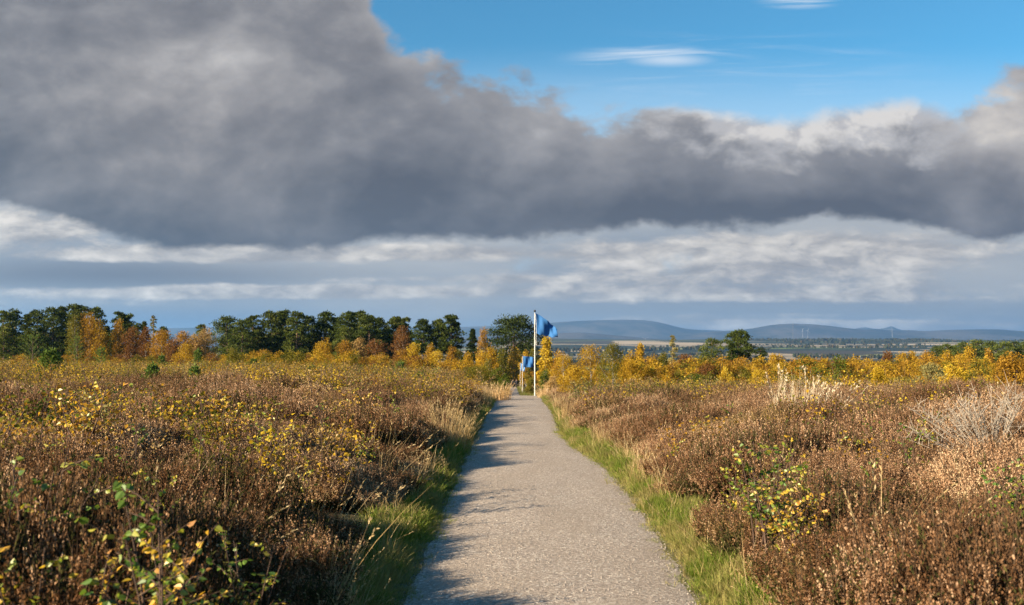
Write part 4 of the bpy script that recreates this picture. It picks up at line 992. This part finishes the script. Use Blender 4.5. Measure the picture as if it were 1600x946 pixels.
def tussock(px, py, Y, H, W, n, label, seed, mat, wd=.006, lean=.45, sx=1., tilt=0.):
    g = np.random.default_rng(seed); x, y_, z = at(px, py, Y); mb = MB()
    blades(mb, n, H, W, lean, wd, g, seedhead=.35, droop=.4)
    o = link('grass_tussock', mb.mesh('grass_tussock', [mat]), label=label, cat='grass tussock', group='dry grass tussocks', loc=(x, y_, float(ground(x, y_))))
    o.scale.x = sx; o.rotation_euler = (0, tilt, 0)
M_hay = leaf_mat('hay', [(0, (.40, .255, .12)), (.5, (.60, .41, .22)), (1, (.74, .56, .34))], .35, rnd=0)
M_pale = leaf_mat('pale_grass', [(0, (.42, .33, .21)), (.5, (.60, .49, .34)), (1, (.76, .66, .50))], .3, rnd=0)
tussock(1250, 660, 19.5, 1.26, .5, 220, 'large pale tussock of tall bleached grass in the right heather', 1201, M_pale, .007, .35, 1.2, .22)
tussock(772, 612, 52, 1.0, .8, 420, 'glowing hay coloured tussock at the left edge of the path near the brow', 1202, M_hay, .016, .6, 1.1)
tussock(748, 625, 42, .8, .6, 260, 'dull brownish tussock beside the hay coloured one at the left verge', 1203, M_straw, .013, .5)
tussock(700, 690, 20.5, .85, .42, 260, 'tall straw tussock leaning by the left verge in mid distance', 1204, M_straw, .007, .4, 1.1, .12)
tussock(690, 665, 24, .8, .4, 220, 'second straw tussock just behind the leaning one at left', 1205, M_straw, .008, .4)
tussock(893, 655, 31, .75, .4, 240, 'straw tussock at the right verge behind the green bulge', 1206, M_straw, .009, .45)
tussock(882, 636, 40, .7, .45, 220, 'small straw tussock farther along the right verge', 1207, M_straw, .011, .5)
tussock(858, 616, 57, .8, .7, 260, 'orange brown tussock around the small post by the path', 1208, M_hay, .016, .6)
tussock(1560, 640, 24, .9, .3, 40, 'thin bleached stems leaning right near the grey leafless shrub', 1209, M_pale, .008, .5, 1., .5)

# leafless grey shrub
g = np.random.default_rng(1300); x, y_ = surf(1545, 672, .65)
T = thing('leafless_shrub', (x, y_, float(ground(x, y_))+.1), 'grey leafless twiggy shrub in the heather at the right edge', 'shrub')
mb = MB(); tw = MB()
for i in range(60):
    a = g.uniform(0, 6.28); r = g.uniform(.15, 1.05); e = np.array([math.cos(a)*r, math.sin(a)*r*.8, g.uniform(.55, 1.05)*(1.1-.3*r)])
    P = np.array([[0, 0, -.02], e*[.35, .35, .5]+g.normal(size=3)*.03, e]); mb.tube(P, [.008, .005, .002], 3)
    for j in range(9):
        u = g.uniform(.4, 1); p = P[1]*(1-u)+P[2]*u if u > .3 else P[1]; mb.tube([p, p+g.normal(size=3)*[.09, .09, .06]+[0, 0, .09]], [.0035, .0015], 3)
M_grey = plain('grey_twig', (.34, .29, .24), .9, .4, 15.)
link('branch_framework', mb.mesh('branch_framework', [M_grey]), T)

# ================================================================= flagpoles and flags
M_white = plain('white_paint', (.62, .60, .56), .45, .08, 6., spec=.5)
M_dark = plain('dark_cap', (.02, .02, .022), .5, .2, 10.)
M_rope = plain('rope', (.75, .73, .68), .8, .15, 30.)
M_flag = plain('flag_blue', (.045, .175, .45), .75, .06, 14., spec=.2, trans=.35)
M_flag2 = plain('flag_light_blue', (.16, .33, .62), .75, .06, 14., spec=.2, trans=.35)
M_metal = plain('galvanised', (.5, .5, .5), .45, .15, 12., spec=.6)
def flagpole(px, pyb, pyt, Y, label):
    x, y_, zt = at(px, pyt, Y); z0 = float(ground(x, y_)) if pdist(x, y_) > 0 else float(ip(ZC, y_))
    T = thing('flagpole', (x, y_, z0), label, 'flagpole', 'white flagpoles beside the path'); H = zt-z0
    mb = MB(); s = np.linspace(0, 1, 9); mb.tube(np.stack([0*s, 0*s, -.05+H*s], -1), .038-.015*s, 12); link('pole', mb.mesh('pole', [M_white]), T)
    mb = MB(); th = np.linspace(0, math.pi, 7); mb.tube(np.stack([0*th, 0*th, H+.065-.075*np.cos(th)], -1), .068*np.sin(th)+.006, 12); link('finial', mb.mesh('finial', [M_dark]), T)
    mb = MB(); mb.tube([[0, 0, -.04], [0, 0, .0], [0, 0, .03]], [.13, .13, .08], 14); link('base_collar', mb.mesh('base_collar', [M_metal]), T)
    mb = MB(); hz = H*.635
    mb.tube([[.045, -.02, H-.12], [.075, -.03, H-.5], [.10, -.035, H*.82], [.085, -.03, H*.70], [.06, -.02, hz]], .009, 5)
    a = np.linspace(0, 6.0, 14); mb.tube(np.stack([.085+.04*np.cos(a), -.03+0*a, hz-.03+.09*np.sin(a)], -1), .009, 5)
    link('halyard', mb.mesh('halyard', [M_rope]), T)
    mb = MB(); mb.tube([[.05, 0, hz-.14], [.085, 0, hz-.10], [.085, 0, hz+.10], [.05, 0, hz+.14]], .012, 5); link('cleat', mb.mesh('cleat', [M_metal]), T)
    return x, y_, z0, H
def flag(x, y_, zt, hoist, fly, drop0, drop1, endh, label, mat, seed, amp=.10):
    nu, nv = 60, 28; s, v = np.meshgrid(np.linspace(0, 1, nu), np.linspace(0, 1, nv), indexing='ij')
    # top edge sags to the right, cloth hangs in folds that grow towards the free end
    top = -drop0*s**1.25; h = hoist+(endh-hoist)*s**1.3; sag = drop1*np.sin(math.pi*np.clip(s*1.02, 0, 1))*v
    zz = top-h*v-sag*.15+.03*np.sin(s*21+seed)*v
    ph = s*9.5+v*2.2+seed
    yy_ = amp*np.sin(ph)*(.25+s)+.35*amp*np.sin(s*19-v*5+seed)*s+.10*s
    xx = fly*(s-.05*np.sin(ph*2)*s*.4)-.10*v*s*np.sin(s*3.1)+.06*fly*s*(1-v)*0
    mb = MB(); ii = (np.arange(nu-1)[:, None]*nv+np.arange(nv-1)[None]); P = np.stack([xx, yy_, zz], -1)
    mb.add(P, np.stack([ii, ii+nv, ii+nv+1, ii+1], -1), 0, .5, True)
    me = mb.mesh('flag', [mat])
    o = link('flag', me, label=label, cat='flag', group='blue flags', loc=(x, y_, zt))
    sol = o.modifiers.new('cloth', 'SOLIDIFY'); sol.thickness = .006
x, y_, z0, H = flagpole(835.6, 619, 488, 60, 'tall white flagpole standing at the right edge of the path brow')
k = 60/F
flag(x+.05, y_, z0+H-.07, 32*k, 34*k, 25*k, .12, 13*k, 'large plain blue flag drooping from the tallest nearest flagpole', M_flag, .4, .13)
x, y_, z0, H = flagpole(816.3, 615.5, 556, 135, 'second white flagpole, farther down the path than the tallest')
k = 135/F
flag(x+.06, y_, z0+H-.05, 17*k, 17*k, 2*k, .1, 15.5*k, 'plain blue flag spread out on the second flagpole', M_flag, 2.1, .12)
x, y_, z0, H = flagpole(812.8, 604.5, 567, 213, 'farthest thin white flagpole left of the second one')
k = 213/F
flag(x+.06, y_, z0+H-.1, 11.5*k, 7*k, 2.5*k, .1, 10.5*k, 'pale blue flag hanging limp on the farthest flagpole', M_flag2, 1., .15)
# small timber post
x, y_, z = at(855, 612, 57); z0 = float(ground(x, y_)); mb = MB()
mb.tube([[0, 0, -.15], [0, 0, .42], [0, 0, .50], [0, 0, .52]], [.055, .055, .05, .038], 4)
o = link('marker_post', mb.mesh('marker_post', [plain('weathered_wood', (.36, .29, .21), .9, .4, 9.)]), label='small weathered timber post among orange grass right of the path', cat='post', loc=(x, y_, z0)); o.rotation_euler = (.03, .04, .5)

# ================================================================= two walkers far down the path
def skin(name, joints, bones, mat, parent=None, lev=1):
    me = bpy.data.meshes.new(name); me.from_pydata([j[:3] for j in joints], bones, []); me.update()
    o = bpy.data.objects.new(name, me); COL.objects.link(o)
    md = o.modifiers.new('skin', 'SKIN'); sd = me.skin_vertices[0].data
    for v, j in zip(sd, joints): v.radius = (j[3], j[4] if len(j) > 4 else j[3])
    sd[0].use_root = True
    sb = o.modifiers.new('sub', 'SUBSURF'); sb.levels = lev; sb.render_levels = lev
    dg = bpy.context.evaluated_depsgraph_get(); dg.update()
    nm = bpy.data.meshes.new_from_object(o.evaluated_get(dg)); bpy.data.objects.remove(o); nm.name = name
    nm.materials.clear(); nm.materials.append(mat)
    for p in nm.polygons: p.use_smooth = True
    return nm
M_skin = plain('skin', (.45, .27, .19), .6, .1, 8.)
def person(px, pyb, pyt, label, coat, trou, hair, ph, seed):
    Y = 196.; x, y_, z = at(px, pyb, Y); z0 = float(ip(ZC, y_))+.03; s = 1.74/1.74
    T = thing('person', (x, y_, z0), label, 'person', 'walkers on the path', .15*ph)
    f = .22*ph                                  # stride
    J = [(0, 0, .93, .15, .11), (0, 0, 1.12, .14, .10), (0, .01, 1.36, .17, .11), (0, 0, 1.48, .06), (0, -.01, 1.56, .075, .09), (0, -.01, 1.66, .085, .10), (0, 0, 1.73, .05, .06),
         (-.19, 0, 1.40, .06), (-.25, f*.4, 1.13, .045), (-.25, f*.9, .90, .035), (-.25, f*1.05, .82, .035, .02),
         (.19, 0, 1.40, .06), (.25, -f*.4, 1.13, .045), (.25, -f*.9, .90, .035), (.25, -f*1.05, .82, .035, .02),
         (-.09, 0, .86, .095), (-.10, -f*.55, .50, .065), (-.10, -f*1.1, .10, .042), (-.10, -f*1.1+.14, .035, .04, .03),
         (.09, 0, .86, .095), (.10, f*.7, .50, .065), (.10, f*.9, .10, .042), (.10, f*.9+.14, .035, .04, .03)]
    B = [(0, 1), (1, 2), (2, 3), (3, 4), (4, 5), (5, 6), (2, 7), (7, 8), (8, 9), (9, 10), (2, 11), (11, 12), (12, 13), (13, 14), (0, 15), (15, 16), (16, 17), (17, 18), (0, 19), (19, 20), (20, 21), (21, 22)]
    link('body', skin('body', J, B, M_skin, T), T)
    g_ = 1.22
    CJ = [(0, 0, .84, .20, .16), (0, 0, 1.12, .18, .14), (0, .01, 1.36, .20, .14), (0, 0, 1.47, .085)]+[(a, b, c, r*1.35) for a, b, c, r in [(-.19, 0, 1.40, .06), (-.25, f*.4, 1.13, .05), (-.25, f*.88, .91, .04), (.19, 0, 1.40, .06), (.25, -f*.4, 1.13, .05), (.25, -f*.88, .91, .04)]]
    link('jacket', skin('jacket', CJ, [(0, 1), (1, 2), (2, 3), (2, 4), (4, 5), (5, 6), (2, 7), (7, 8), (8, 9)], coat, T), T)
    TJ = [(0, 0, .93, .165, .13)]+[(a, b, c, r*1.22) for a, b, c, r in [(-.09, 0, .86, .10), (-.10, -f*.55, .50, .07), (-.10, -f*1.1, .10, .055), (.09, 0, .86, .10), (.10, f*.7, .50, .07), (.10, f*.9, .10, .055)]]
    link('trousers', skin('trousers', TJ, [(0, 1), (1, 2), (2, 3), (0, 4), (4, 5), (5, 6)], trou, T), T)
    link('hair', skin('hair', [(0, -.035, 1.60, .085, .085), (0, -.03, 1.68, .098, .11), (0, -.01, 1.745, .06, .07)], [(0, 1), (1, 2)], hair, T), T)
    M_shoe = trou
M_coat1 = plain('dark_coat', (.018, .018, .022), .8, .3, 8.); M_coat2 = plain('navy_coat', (.03, .028, .035), .8, .3, 8.); M_tr = plain('dark_trousers', (.015, .015, .018), .85, .3, 8.); M_hair = plain('dark_hair', (.02, .014, .01), .7, .3, 20.)
person(801.8, 609.5, 594, 'walker in a dark coat on the left, side by side far down the path', M_coat1, M_tr, M_hair, 1, 1)
person(807.0, 609.5, 596, 'walker in dark clothes on the right, nearer the flagpoles far down the path', M_coat2, M_tr, M_hair, -1, 2)

# ================================================================= far mast and wind turbines
M_steel = plain('grey_steel', (.16, .16, .17), .6, .1, .1); M_turb = plain('turbine_white', (.34, .34, .36), .5, .05, .1)
x, y_, zt = at(1239, 505, 9000); z0 = float(ground(x, y_)); T = thing('radio_mast', (x, y_, z0), 'thin grey radio mast standing tall against the blue ridge', 'mast'); H = zt-z0
mb = MB()
for a in range(3):
    mb.tube([[2*math.cos(a*2.1), 2*math.sin(a*2.1), 0], [2*math.cos(a*2.1), 2*math.sin(a*2.1), H]], .5, 4)
for i in range(40):
    for a in range(3): mb.tube([[2*math.cos(a*2.1), 2*math.sin(a*2.1), H*i/40], [2*math.cos(a*2.1+2.1), 2*math.sin(a*2.1+2.1), H*(i+1)/40]], .3, 3)
link('lattice', mb.mesh('lattice', [M_steel]), T)
for i, (px, pyh, Yd, lab) in enumerate([(1254, 515, 13500, 'left wind turbine of the close pair on the blue ridge right of the mast'), (1262, 517, 13300, 'right wind turbine of the close pair on the blue ridge right of the mast'), (1394, 515, 13500, 'lone white wind turbine under the small distant peak'), (1008, 530, 11000, 'single white wind turbine before the broad hill left of the larch')]):
    x, y_, zh = at(px, pyh, Yd); T = thing('wind_turbine', (x, y_, zh-70), lab, 'wind turbine', 'wind turbines on the far ridge')
    mb = MB(); mb.tube([[0, 0, -40], [0, 0, 0], [0, 0, 70]], [1.6, 1.5, .9], 8); link('tower', mb.mesh('tower', [M_turb]), T)
    mb = MB(); mb.tube([[0, -4, 71], [0, 0, 71.5], [0, 5, 71]], [1.6, 2.2, 1.2], 8); link('nacelle', mb.mesh('nacelle', [M_turb]), T)
    for b_ in range(3):
        a = .5+i*.7+b_*2.094; mb = MB(); s = np.array([0, .15, .5, 1.]); mb.tube(np.stack([math.cos(a)*45*s, -4.5+0*s, 71+math.sin(a)*45*s], -1), [.8, 1.3, .9, .3], 5); link('blade', mb.mesh('blade', [M_turb]), T)
# ================================================================= air
mb = MB(); b0, b1 = np.array([-26000., -2500., -110.]), np.array([26000., 27000., 600.])
v = np.array([[x, y, z] for z in (b0[2], b1[2]) for y in (b0[1], b1[1]) for x in (b0[0], b1[0])])
mb.add(v, [[0, 2, 3, 1], [4, 5, 7, 6], [0, 1, 5, 4], [2, 6, 7, 3], [0, 4, 6, 2], [1, 3, 7, 5]])
m = bpy.data.materials.new('haze_air'); m.use_nodes = True; t = NT(m.node_tree)
HAZE = 4.4e-5
pv = t.new('ShaderNodeVolumePrincipled'); pv.inputs['Density'].default_value = HAZE
pv.inputs['Color'].default_value = (.26, .54, 1.0, 1); pv.inputs['Anisotropy'].default_value = 0.3
t.t.links.new(pv.outputs[0], t.new('ShaderNodeOutputMaterial').inputs['Volume'])
m.cycles.homogeneous_volume = True
me = mb.mesh('haze', [m]); link('haze', me, label='pale blue air that veils the far hills and fields', cat='haze', kind='stuff')
